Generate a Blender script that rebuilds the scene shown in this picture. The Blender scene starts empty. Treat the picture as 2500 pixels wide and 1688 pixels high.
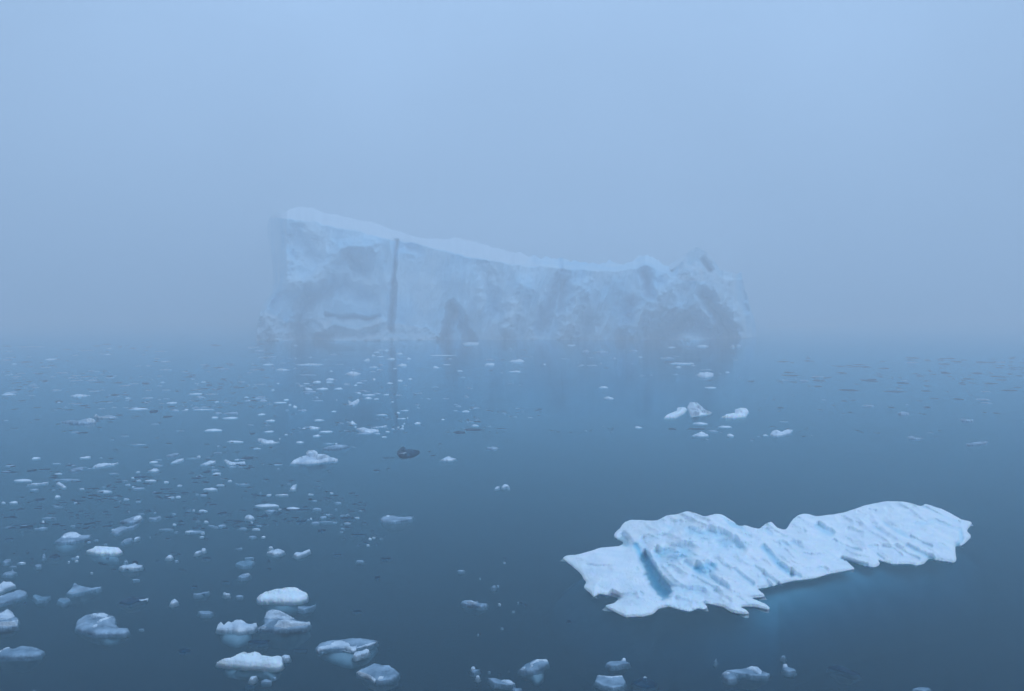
import bpy, math, random
import numpy as np

# ------------------------------------------------------------------ camera, world, sun, exposure
S = bpy.context.scene
C = S.collection
FPX, HOR, CX, CY, CAMH = 2400.0, 765.0, 1250.0, 844.0, 12.0
TILT = math.atan((CY - HOR) / FPX)

cam_data = bpy.data.cameras.new('camera')
cam = bpy.data.objects.new('camera', cam_data)
C.objects.link(cam)
cam.location = (0, 0, CAMH)
cam.rotation_euler = (math.pi / 2 - TILT, 0, 0)
cam_data.sensor_width = 36
cam_data.lens = 36 * FPX / 2500
cam_data.clip_end = 20000
S.camera = cam

ZEN = (0.92, 1.45)
SUN_EL, SUN_AZ = 50.0, 135.0          # degrees; azimuth to the right of straight ahead
world = bpy.data.worlds.new('World')
S.world = world
world.use_nodes = True
wn, wl = world.node_tree.nodes, world.node_tree.links
bg = wn['Background']
sky = wn.new('ShaderNodeTexSky')
sky.sky_type = 'NISHITA'
sky.sun_disc = False
sky.sun_elevation = math.radians(SUN_EL)
sky.sun_rotation = math.radians(SUN_AZ)
sky.air_density = 1.0
sky.dust_density = 3.0
sky.ozone_density = 3.0
wmix = wn.new('ShaderNodeMix'); wmix.data_type = 'RGBA'
wmix.inputs[0].default_value = 0.88      # an overcast, evenly lit cloud deck
wmix.inputs[7].default_value = (4.85, 7.3, 10.9, 1)
wl.new(sky.outputs[0], wmix.inputs[6])
wtc = wn.new('ShaderNodeTexCoord'); wsx = wn.new('ShaderNodeSeparateXYZ')
wl.new(wtc.outputs['Generated'], wsx.inputs[0])
wmr = wn.new('ShaderNodeMapRange')       # an overcast sky is brighter overhead than at the horizon
wmr.inputs[1].default_value = 0.0; wmr.inputs[2].default_value = 1.0
wmr.inputs[3].default_value = ZEN[0]; wmr.inputs[4].default_value = ZEN[1]
wl.new(wsx.outputs['Z'], wmr.inputs[0])
wno = wn.new('ShaderNodeTexNoise'); wno.inputs['Scale'].default_value = 2.2; wno.inputs['Detail'].default_value = 3
wl.new(wtc.outputs['Generated'], wno.inputs['Vector'])
wr2 = wn.new('ShaderNodeMapRange')       # uneven cloud
wr2.inputs[1].default_value = 0.3; wr2.inputs[2].default_value = 0.7
wr2.inputs[3].default_value = 0.90; wr2.inputs[4].default_value = 1.10
wl.new(wno.outputs[0], wr2.inputs[0])
wdt = wn.new('ShaderNodeVectorMath'); wdt.operation = 'DOT_PRODUCT'
wdt.inputs[1].default_value = (0.0, 0.985, 0.17)
wl.new(wtc.outputs['Generated'], wdt.inputs[0])
wr3 = wn.new('ShaderNodeMapRange')       # sky made brighter low and straight ahead, dimmer all round
wr3.inputs[1].default_value = 0.80; wr3.inputs[2].default_value = 1.0
wr3.inputs[3].default_value = 0.84; wr3.inputs[4].default_value = 1.16
wl.new(wdt.outputs['Value'], wr3.inputs[0])
wm1 = wn.new('ShaderNodeMath'); wm1.operation = 'MULTIPLY'
wm2 = wn.new('ShaderNodeMath'); wm2.operation = 'MULTIPLY'
wl.new(wmr.outputs[0], wm1.inputs[0]); wl.new(wr2.outputs[0], wm1.inputs[1])
wl.new(wm1.outputs[0], wm2.inputs[0]); wl.new(wr3.outputs[0], wm2.inputs[1])
wvm = wn.new('ShaderNodeVectorMath'); wvm.operation = 'SCALE'
wl.new(wm2.outputs[0], wvm.inputs['Scale'])
wl.new(wmix.outputs[2], wvm.inputs[0]); wl.new(wvm.outputs[0], bg.inputs[0])
bg.inputs[1].default_value = 0.06

sd = bpy.data.lights.new('sun', 'SUN')
sd.energy = 1.6
sd.angle = math.radians(80)
sd.color = (0.45, 0.655, 0.93)
sun = bpy.data.objects.new('sun', sd)
C.objects.link(sun)
sun.rotation_euler = (math.radians(90 - SUN_EL), 0, math.radians(180 - SUN_AZ))

S.view_settings.view_transform = 'Standard'
S.view_settings.look = 'None'
S.view_settings.gamma = 1
S.view_settings.exposure = 0.40
cy = S.cycles
cy.use_denoising = True
cy.volume_bounces = 8
cy.max_bounces = 10
cy.transparent_max_bounces = 8
cy.diffuse_bounces = 3
cy.glossy_bounces = 3
cy.caustics_reflective = False
cy.caustics_refractive = False

# ------------------------------------------------------------------ small maths helpers
rng = np.random.default_rng(7)
PERM = rng.permutation(256)
PERM = np.concatenate([PERM, PERM, PERM])
GR = rng.normal(size=(256, 3)); GR /= np.linalg.norm(GR, axis=1)[:, None]

def perlin(x, y, z=0.0):
    x, y, z = np.broadcast_arrays(np.asarray(x, float), np.asarray(y, float), np.asarray(z, float))
    xi, yi, zi = np.floor(x).astype(int), np.floor(y).astype(int), np.floor(z).astype(int)
    xf, yf, zf = x - xi, y - yi, z - zi
    u, v, w = [t * t * t * (t * (t * 6 - 15) + 10) for t in (xf, yf, zf)]
    def g(a, b, c):
        h = PERM[(PERM[(PERM[(xi + a) & 255] + yi + b) & 255] + zi + c) & 255]
        q = GR[h]
        return q[..., 0] * (xf - a) + q[..., 1] * (yf - b) + q[..., 2] * (zf - c)
    def L(a, b, t): return a + (b - a) * t
    return L(L(L(g(0,0,0), g(1,0,0), u), L(g(0,1,0), g(1,1,0), u), v),
             L(L(g(0,0,1), g(1,0,1), u), L(g(0,1,1), g(1,1,1), u), v), w)

def fbm(x, y, z=0.0, o=4):
    s, a, f = 0, 1.0, 1.0
    for _ in range(o):
        s = s + a * perlin(x * f, y * f, z * f + 3.7 * f); a *= 0.5; f *= 2.03
    return s

def ss(t):
    t = np.clip(t, 0, 1)
    return t * t * (3 - 2 * t)

ct, st = math.cos(TILT), math.sin(TILT)
def ray(px, py):
    x = (np.asarray(px, float) - CX) / FPX
    y = -(np.asarray(py, float) - CY) / FPX
    return x, ct + y * st, -st + y * ct
def at_z(px, py, z):
    dx, dy, dz = ray(px, py)
    t = (z - CAMH) / dz
    return dx * t, dy * t, CAMH + dz * t
def at_y(px, py, Y):
    dx, dy, dz = ray(px, py)
    t = Y / dy
    return dx * t, dy * t, CAMH + dz * t
def pxm(py):                          # pixels of the photograph per metre at the water there
    return FPX / at_z(CX, py, 0)[1]

def seg_dist(P, A, B):
    """distance, signed side, parameter of points P (N,2) to segments A->B (M,2)"""
    d = B - A
    L2 = np.maximum((d ** 2).sum(1), 1e-9)
    t = ((P[:, None, 0] - A[None, :, 0]) * d[None, :, 0] + (P[:, None, 1] - A[None, :, 1]) * d[None, :, 1]) / L2
    t = np.clip(t, 0, 1)
    qx = P[:, None, 0] - (A[None, :, 0] + t * d[None, :, 0])
    qy = P[:, None, 1] - (A[None, :, 1] + t * d[None, :, 1])
    side = d[None, :, 0] * qy - d[None, :, 1] * qx
    return np.sqrt(qx ** 2 + qy ** 2), side, t
def min_dist(P, A, B, chunk=20000):
    out = np.empty(len(P))
    for i in range(0, len(P), chunk):
        out[i:i + chunk] = seg_dist(P[i:i + chunk], A, B)[0].min(1)
    return out
def inside(P, poly):
    x, y = P[:, 0], P[:, 1]
    r = np.zeros(len(P), bool)
    n = len(poly)
    for i in range(n):
        x0, y0 = poly[i]; x1, y1 = poly[(i + 1) % n]
        if y0 == y1: continue
        c = ((y0 > y) != (y1 > y)) & (x < (x1 - x0) * (y - y0) / (y1 - y0) + x0)
        r ^= c
    return r
def resample(poly, step, rough=0.0, seed=0, closed=True):
    poly = np.asarray(poly, float)
    out = []
    n = len(poly)
    for i in range(n if closed else n - 1):
        a, b = poly[i], poly[(i + 1) % n]
        m = max(1, int(np.hypot(*(b - a)) / step))
        for k in range(m):
            out.append(a + (b - a) * k / m)
    if not closed: out.append(poly[-1])
    out = np.array(out)
    if closed and len(out) > 6:       # soften the corners a little
        out = 0.5 * out + 0.25 * (np.roll(out, 1, 0) + np.roll(out, -1, 0))
    if rough:
        out = out + rough * np.stack([fbm(out[:, 0] / (rough * 6), out[:, 1] / (rough * 6), seed + 5.3, 3),
                                      fbm(out[:, 0] / (rough * 6), out[:, 1] / (rough * 6), seed + 31.7, 3)], 1)
    return out

# ------------------------------------------------------------------ materials
def new_mat(name):
    m = bpy.data.materials.new(name); m.use_nodes = True
    return m, m.node_tree.nodes, m.node_tree.links, m.node_tree.nodes['Principled BSDF']

def ice_mat(name, c1, c2, see=0.0,  blue=(0.10, 0.42, 0.60), rough=0.55, bump=0.05, scale=3.0, sub=0.0, ior=1.31, tint=(1, 1, 1)):
    m, n, l, p = new_mat(name)
    tc = n.new('ShaderNodeTexCoord')
    no = n.new('ShaderNodeTexNoise'); no.inputs['Scale'].default_value = scale * 0.35; no.inputs['Detail'].default_value = 6
    l.new(tc.outputs['Object'], no.inputs['Vector'])
    r = n.new('ShaderNodeMapRange'); r.inputs[1].default_value = 0.35; r.inputs[2].default_value = 0.65
    l.new(no.outputs[0], r.inputs[0])
    mx = n.new('ShaderNodeMix'); mx.data_type = 'RGBA'
    mx.inputs[6].default_value = (*c1, 1); mx.inputs[7].default_value = (*c2, 1)
    l.new(r.outputs[0], mx.inputs[0])
    at = n.new('ShaderNodeAttribute'); at.attribute_name = 'blue_ice_shade'  # blue of bare ice on the floe, recess shade painted on the berg
    mb = n.new('ShaderNodeMix'); mb.data_type = 'RGBA'
    mb.inputs[7].default_value = (*blue, 1)
    l.new(at.outputs['Fac'], mb.inputs[0]); l.new(mx.outputs[2], mb.inputs[6])
    l.new(mb.outputs[2], p.inputs['Base Color'])
    p.inputs['Roughness'].default_value = rough
    p.inputs['IOR'].default_value = ior
    p.inputs['Specular Tint'].default_value = (*tint, 1)
    if sub:
        p.inputs['Subsurface Weight'].default_value = sub
        p.inputs['Subsurface Radius'].default_value = (0.05, 0.22, 0.45)
        p.inputs['Subsurface Scale'].default_value = 0.5
    n2 = n.new('ShaderNodeTexNoise'); n2.inputs['Scale'].default_value = scale * 3; n2.inputs['Detail'].default_value = 8
    n2.inputs['Roughness'].default_value = 0.65
    l.new(tc.outputs['Object'], n2.inputs['Vector'])
    b = n.new('ShaderNodeBump'); b.inputs['Distance'].default_value = bump; b.inputs['Strength'].default_value = 1.0
    l.new(n2.outputs[0], b.inputs['Height']); l.new(b.outputs[0], p.inputs['Normal'])
    if see:                            # clear ice lets part of what is behind it show
        tr = n.new('ShaderNodeBsdfTransparent'); tr.inputs[0].default_value = (0.75, 0.9, 1, 1)
        ms = n.new('ShaderNodeMixShader')
        r4 = n.new('ShaderNodeMapRange'); r4.inputs[3].default_value = see * 1.5; r4.inputs[4].default_value = see * 0.5
        l.new(r.outputs[0], r4.inputs[0]); l.new(r4.outputs[0], ms.inputs[0])
        l.new(p.outputs[0], ms.inputs[1]); l.new(tr.outputs[0], ms.inputs[2])
        l.new(ms.outputs[0], n['Material Output'].inputs['Surface'])
    return m

M = {}
M['berg'] = ice_mat('glacier_ice_face', (0.38, 0.72, 0.93), (0.80, 0.94, 1.0), blue=(0.02, 0.34, 0.62), bump=0.2, scale=0.16, rough=0.7)
M['cap'] = ice_mat('snow_on_iceberg', (0.86, 0.90, 0.93), (0.93, 0.94, 0.95), bump=0.6, scale=0.3, rough=0.8)
M['snow'] = ice_mat('wind_packed_snow', (0.76, 0.84, 0.89), (0.90, 0.93, 0.95), blue=(0.22, 0.62, 0.80), bump=0.08, scale=3.0, rough=0.6, sub=0.35)
M['white'] = ice_mat('white_bubbly_ice', (0.46, 0.57, 0.67), (0.86, 0.91, 0.95), bump=0.08, scale=4.0, rough=0.4)
M['wet'] = ice_mat('wet_grey_ice', (0.20, 0.33, 0.43), (0.42, 0.56, 0.68), see=0.27, bump=0.05, scale=4.0, rough=0.25)
M['clear'] = ice_mat('clear_dark_ice', (0.004, 0.045, 0.08), (0.015, 0.09, 0.15), see=0.35, bump=0.03, scale=4.0, rough=0.25, ior=1.12, tint=(0.15, 0.7, 1.0))
M['under'] = ice_mat('submerged_ice', (0.20, 0.42, 0.48), (0.34, 0.55, 0.62), bump=0.02, scale=2.0, rough=0.8)

def water_mat():
    m = bpy.data.materials.new('cold_sea_water'); m.use_nodes = True
    n, l = m.node_tree.nodes, m.node_tree.links
    n.remove(n['Principled BSDF'])
    out = n['Material Output']
    tc = n.new('ShaderNodeTexCoord')
    mp = n.new('ShaderNodeMapping'); mp.inputs['Scale'].default_value = (0.45, 1.0, 1.0)
    l.new(tc.outputs['Object'], mp.inputs[0])
    n1 = n.new('ShaderNodeTexNoise'); n1.inputs['Scale'].default_value = 5.0; n1.inputs['Detail'].default_value = 3
    n2 = n.new('ShaderNodeTexNoise'); n2.inputs['Scale'].default_value = 0.25; n2.inputs['Detail'].default_value = 2
    l.new(mp.outputs[0], n1.inputs['Vector']); l.new(mp.outputs[0], n2.inputs['Vector'])
    b1 = n.new('ShaderNodeBump'); b1.inputs['Distance'].default_value = 0.009
    b2 = n.new('ShaderNodeBump'); b2.inputs['Distance'].default_value = 0.015
    # patches of wind ripple between glassy patches
    n3 = n.new('ShaderNodeTexNoise'); n3.inputs['Scale'].default_value = 0.05; n3.inputs['Detail'].default_value = 2
    l.new(mp.outputs[0], n3.inputs['Vector'])
    r3 = n.new('ShaderNodeMapRange'); r3.inputs[1].default_value = 0.4; r3.inputs[2].default_value = 0.62
    r3.inputs[3].default_value = 0.25; r3.inputs[4].default_value = 1.0
    l.new(n3.outputs[0], r3.inputs[0]); l.new(r3.outputs[0], b1.inputs['Strength'])
    l.new(n1.outputs[0], b1.inputs['Height']); l.new(n2.outputs[0], b2.inputs['Height'])
    l.new(b2.outputs[0], b1.inputs['Normal'])
    fr = n.new('ShaderNodeFresnel'); fr.inputs['IOR'].default_value = 1.225
    l.new(b1.outputs[0], fr.inputs['Normal'])
    gl = n.new('ShaderNodeBsdfGlossy'); gl.inputs['Roughness'].default_value = 0.015
    gl.inputs['Color'].default_value = (0.41, 0.82, 1.0, 1)
    l.new(b1.outputs[0], gl.inputs['Normal'])
    tr = n.new('ShaderNodeBsdfTransparent')
    mx = n.new('ShaderNodeMixShader')
    l.new(fr.outputs[0], mx.inputs[0]); l.new(tr.outputs[0], mx.inputs[1]); l.new(gl.outputs[0], mx.inputs[2])
    l.new(mx.outputs[0], out.inputs['Surface'])
    va = n.new('ShaderNodeVolumeAbsorption'); va.inputs['Density'].default_value = 0.6
    va.inputs['Color'].default_value = (0.05, 0.45, 0.58, 1)
    vs = n.new('ShaderNodeVolumeScatter'); vs.inputs['Density'].default_value = 0.028
    vs.inputs['Color'].default_value = (0.05, 0.60, 0.88, 1)
    ad = n.new('ShaderNodeAddShader')
    l.new(va.outputs[0], ad.inputs[0]); l.new(vs.outputs[0], ad.inputs[1])
    l.new(ad.outputs[0], out.inputs['Volume'])
    return m
M['water'] = water_mat()
m, n_, l_, p_ = new_mat('dark_deep_water')
p_.inputs['Base Color'].default_value = (0.006, 0.02, 0.035, 1); p_.inputs['Roughness'].default_value = 1.0
p_.inputs['Specular IOR Level'].default_value = 0.0
M['deep'] = m

# ------------------------------------------------------------------ object helpers
def mesh_obj(name, V, F, mat, parent=None, smooth=True, blue=None, origin=None):
    me = bpy.data.meshes.new(name)
    V = np.asarray(V, float)
    if origin is not None: V = V - np.asarray(origin)[None]
    me.from_pydata(V.tolist(), [], [list(map(int, f)) for f in F])
    me.validate(); me.update()
    if smooth: me.polygons.foreach_set('use_smooth', [True] * len(me.polygons))
    if blue is not None and len(blue) == len(me.vertices):
        a = me.attributes.new('blue_ice_shade', 'FLOAT', 'POINT')
        a.data.foreach_set('value', np.asarray(blue, np.float32))
    me.materials.append(mat)
    o = bpy.data.objects.new(name, me)
    C.objects.link(o)
    if parent is not None: o.parent = parent
    elif origin is not None: o.location = origin
    return o
def thing(name, loc):
    o = bpy.data.objects.new(name, None); C.objects.link(o)
    o.location = loc; o.empty_display_size = 0.5
    return o
def tag(o, label, cat, group=None):
    o['label'] = label; o['category'] = cat
    if group: o['group'] = group
def box(name, lo, hi, mats, kind):
    x0, y0, z0 = lo; x1, y1, z1 = hi
    V = [(x0,y0,z0),(x1,y0,z0),(x1,y1,z0),(x0,y1,z0),(x0,y0,z1),(x1,y0,z1),(x1,y1,z1),(x0,y1,z1)]
    F = [(3,2,1,0),(4,5,6,7),(0,1,5,4),(1,2,6,5),(2,3,7,6),(3,0,4,7)]
    o = mesh_obj(name, V, F, mats[0], smooth=False)
    o['kind'] = kind
    return o

# ------------------------------------------------------------------ sea and sea bottom
water = box('water', (-3000, -300, -7), (3000, 4200, 0), [M['water']], 'structure')
deep = mesh_obj('deep_water', [(-2990,-290,-6.9),(2990,-290,-6.9),(2990,4190,-6.9),(-2990,4190,-6.9)], [(0,1,2,3)], M['deep'], smooth=False)
deep['kind'] = 'structure'

# ------------------------------------------------------------------ relief builder: a real ice surface over an outline
def grid_cells(keep):
    c = keep[:-1, :-1] & keep[1:, :-1] & keep[:-1, 1:] & keep[1:, 1:]
    return c

class Relief:
    """height field of a floe; near edges meet the water, far edges stand up and are closed behind"""
    def __init__(s, poly, H, rough=0.0, seed=0, lip=None, ctrl=None, grooves=(), scarps=(), noise=0.12, z0=0.0, base=None, alpha=0.8):
        s.poly = resample(poly, min(4.0, max(1.5, np.ptp(np.array(poly)[:, 0]) / 60)), rough, seed)
        s.H, s.seed, s.ctrl, s.grooves, s.scarps, s.noise, s.z0, s.base = H, seed, ctrl, grooves, scarps, noise, z0, base
        P = s.poly
        area = 0.5 * np.sum(P[:, 0] * np.roll(P[:, 1], -1) - np.roll(P[:, 0], -1) * P[:, 1])
        if area < 0: P = s.poly = P[::-1].copy()
        A, B = P, np.roll(P, -1, 0)
        d = B - A
        nrm = np.stack([d[:, 1], -d[:, 0]], 1) / np.maximum(np.hypot(d[:, 0], d[:, 1]), 1e-6)[:, None]   # outward (image y down)
        s.A, s.B = A, B
        near = nrm[:, 1] > -0.45
        s.nA, s.nB = A[near], B[near]
        s.y0, s.y1 = P[:, 1].min(), P[:, 1].max()
        s.sc = pxm(s.y1)
        s.lip0 = lip if lip is not None else max(1.5, H * s.sc * 0.3)
        s.alpha = alpha
    def T(s, px, py):
        sh = px.shape
        P = np.stack([px.ravel(), py.ravel()], 1)
        dn = min_dist(P, s.nA, s.nB)
        rise = (0.95 * np.minimum(dn, s.lip0) + s.alpha * np.maximum(dn - s.lip0, 0)) / s.sc
        if s.ctrl is not None:
            c = np.array(s.ctrl, float)
            w = 1.0 / (((P[:, None, 0] - c[None, :, 0]) ** 2 + ((P[:, None, 1] - c[None, :, 1]) * 1.6) ** 2) ** 1.3 + 30)
            H = (w * c[None, :, 2]).sum(1) / w.sum(1)
        else:
            t = np.clip((s.y1 - P[:, 1]) / max(s.y1 - s.y0, 1), 0, 1)
            H = s.H * (0.55 + 0.45 * t)
        fx = s.sc / 1.0
        nz = fbm(P[:, 0] / (0.55 * fx), P[:, 1] / (0.28 * fx), s.seed * 1.7, 5)
        z = H * (1 + s.noise * 3 * nz); z = rise * z / np.maximum((rise ** 3 + np.abs(z) ** 3) ** (1 / 3.0), 1e-6)
        bl = np.zeros(len(P))
        for g in s.grooves:            # (pts, width px, depth m, blue)
            q = resample(g[0], 4, closed=False)
            D, _, _ = seg_dist(P, q[:-1], q[1:])
            k = 1 - ss(D.min(1) / g[1] + 0.18 * fbm(P[:, 0] / 14, P[:, 1] / 9, 5.0, 3))
            if len(g) > 4:             # carve to an absolute level
                z = z * (1 - k) + g[4] * k
            else: z = z - min(g[2], 0.75 * g[1] / s.sc) * k
            bl = np.maximum(bl, g[3] * k)
        for g in s.scarps:             # (pts left to right, drop m, run-out px, blue)
            q = resample(g[0], 4, closed=False)
            D, side, t = seg_dist(P, q[:-1], q[1:])
            j = D.argmin(1); ii = np.arange(len(P))
            d = D[ii, j]; sg = np.sign(side[ii, j])
            endt = ((j == 0) & (t[ii, j] <= 0)) | ((j == len(q) - 2) & (t[ii, j] >= 1))
            w = g[1] * s.sc * 1.5
            d2 = d * (1 + 0.5 * fbm(P[:, 0] / 20, P[:, 1] / 12, 9.0, 2))
            k = np.where(sg > 0, ss(d2 / w) * np.exp(-np.maximum(d2 - w, 0) / g[2]), 0)
            L = np.hypot(*(q[-1] - q[0])) + 1e-6       # fade along the length
            u = (j + t[ii, j]) / (len(q) - 1)
            k = k * ss(np.minimum(u, 1 - u) * 5) * (~endt)
            z = z - g[1] * k
            bl = np.maximum(bl, g[3] * k)
        bl = np.clip(bl * 1.25, 0, 1)
        z = z + s.z0
        s._bl = bl.reshape(sh)
        if s.base is not None:
            z = s.base.T(px, py).ravel() + z
        return z.reshape(sh)

def build_relief(R, step, name, mat, parent, origin, drop=0.5, flare=0.35, inset=0.1, nx=None, monot=True, fan=True):
    P = R.poly
    x0, x1, y0, y1 = P[:, 0].min(), P[:, 0].max(), P[:, 1].min(), P[:, 1].max()
    sx = max(min(step, (x1 - x0) / 10), 0.4); sy = max(min(step, (y1 - y0) / 7), 0.4)
    gx = np.arange(x0 - sx, x1 + sx * 1.5, sx); gy = np.arange(y1 + sy, y0 - sy * 1.5, -sy)   # rows near to far
    PX, PY = np.meshgrid(gx, gy)
    pts = np.stack([PX.ravel(), PY.ravel()], 1)
    dist = min_dist(pts, R.A, R.B)
    sdv = np.where(inside(pts, P), dist, -dist).reshape(PX.shape)
    gyy, gxx = np.gradient(sdv, -sy, sx)
    gn = np.maximum(np.hypot(gxx, gyy), 1e-6)
    m_ = min(sx, sy)
    keep = sdv > -0.7 * m_
    snap = keep & (sdv < 0.3 * m_)
    PX = np.where(snap, PX - sdv * gxx / gn, PX); PY = np.where(snap, PY - sdv * gyy / gn, PY)
    Z = R.T(PX, PY); BL = R._bl
    X, Y, Zw = at_z(PX, PY, Z)
    if monot:                          # never fold back under itself
        Ym = np.where(keep, Y, -1e9)
        Yc = np.maximum.accumulate(Ym, axis=0)
        fix = keep & (Yc > Y + 1e-6) & (Yc < Y + 6)
        X2, Y2, Z2 = at_y(PX, PY, np.where(fix, Yc, Y))
        X, Y, Zw = X2, Y2, Z2
    cells = grid_cells(keep)
    idx = -np.ones(keep.shape, int)
    used = np.zeros(keep.shape, bool)
    for a, b in ((0, 0), (1, 0), (0, 1), (1, 1)):
        used[a:a + cells.shape[0], b:b + cells.shape[1]] |= cells
    idx[used] = np.arange(used.sum())
    V = np.stack([X[used], Y[used], Zw[used]], 1)
    bl = BL[used]
    i00, i01, i10, i11 = idx[:-1, :-1][cells], idx[:-1, 1:][cells], idx[1:, :-1][cells], idx[1:, 1:][cells]
    F = np.stack([i00, i01, i11, i10], 1)
    # boundary
    E = np.concatenate([F[:, [0, 1]], F[:, [1, 2]], F[:, [2, 3]], F[:, [3, 0]]])
    N = len(V)
    key = E[:, 0].astype(np.int64) * N + E[:, 1]; rkey = E[:, 1].astype(np.int64) * N + E[:, 0]
    bE = E[~np.isin(key, rkey)]
    bv = np.unique(bE)
    nrm = np.zeros((N, 2))
    d = V[bE[:, 1], :2] - V[bE[:, 0], :2]
    nn = np.stack([d[:, 1], -d[:, 0]], 1)
    nn /= np.maximum(np.hypot(nn[:, 0], nn[:, 1]), 1e-9)[:, None]
    np.add.at(nrm, bE[:, 0], nn); np.add.at(nrm, bE[:, 1], nn)
    nb = nrm[bv]; nb /= np.maximum(np.hypot(nb[:, 0], nb[:, 1]), 1e-9)[:, None]
    zb = V[bv, 2]
    zref = R.z0 if R.base is None else zb - 0.08
    hgt = np.maximum(zb - zref, 0)
    r1 = V[bv].copy(); r1[:, :2] += nb * (flare * hgt * np.clip(nb[:, 1:2].ravel(), 0, 1))[:, None]; r1[:, 2] = np.minimum(zref, zb) if R.base is not None else np.minimum(zb, R.z0 - 0.02)
    r2 = r1.copy(); r2[:, :2] -= nb * inset; r2[:, 2] -= drop
    mp = {int(v): k for k, v in enumerate(bv)}
    VV = np.concatenate([V, r1, r2])
    nb_ = len(bv)
    FF = F.tolist()
    for a, b in bE:
        ka, kb = mp[int(a)], mp[int(b)]
        FF.append([int(b), int(a), N + ka, N + kb])
        FF.append([N + kb, N + ka, N + nb_ + ka, N + nb_ + kb])
    # close the bottom with a fan
    cen = len(VV)
    VV = np.concatenate([VV, r2.mean(0)[None]])
    for a, b in bE:
        ka, kb = mp[int(a)], mp[int(b)]
        if fan: FF.append([N + nb_ + kb, N + nb_ + ka, cen])
    blv = np.concatenate([bl, bl[bv], bl[bv], [0]])
    return mesh_obj(name, VV, FF, mat, parent, blue=blv, origin=origin)

def Z(kind, pts):
    ox, oy, k = ZOOM[kind]
    return [(ox + k * p[0], oy + k * p[1]) for p in pts]
ZOOM = dict(A=(0, 1200, .3109), B=(450, 1200, .3110), C=(1100, 1380, .3012), D=(1700, 1480, .3442),
            E=(0, 800, .2754), F=(600, 800, .2754), G=(1550, 900, .4088), M=(1350, 1200, .2367), N=(1850, 1200, .2367),
            P=(550, 450, .3012), Q=(1200, 550, .3227), S=(0, 0, 1.0))

#@@BERG
# ------------------------------------------------------------------ the iceberg
def capsule(PX, PY, pts, w):
    PX, PY = PX + 0.55 * w * fbm(PX / 26, PY / 26, 3.3, 4), PY + 0.45 * w * fbm(PX / 26, PY / 26, 13.3, 4)
    q = resample(pts, 5, closed=False)
    D = min_dist(np.stack([PX.ravel(), PY.ravel()], 1), q[:-1], q[1:]).reshape(PX.shape)
    return 1 - ss(D / w)

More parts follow.
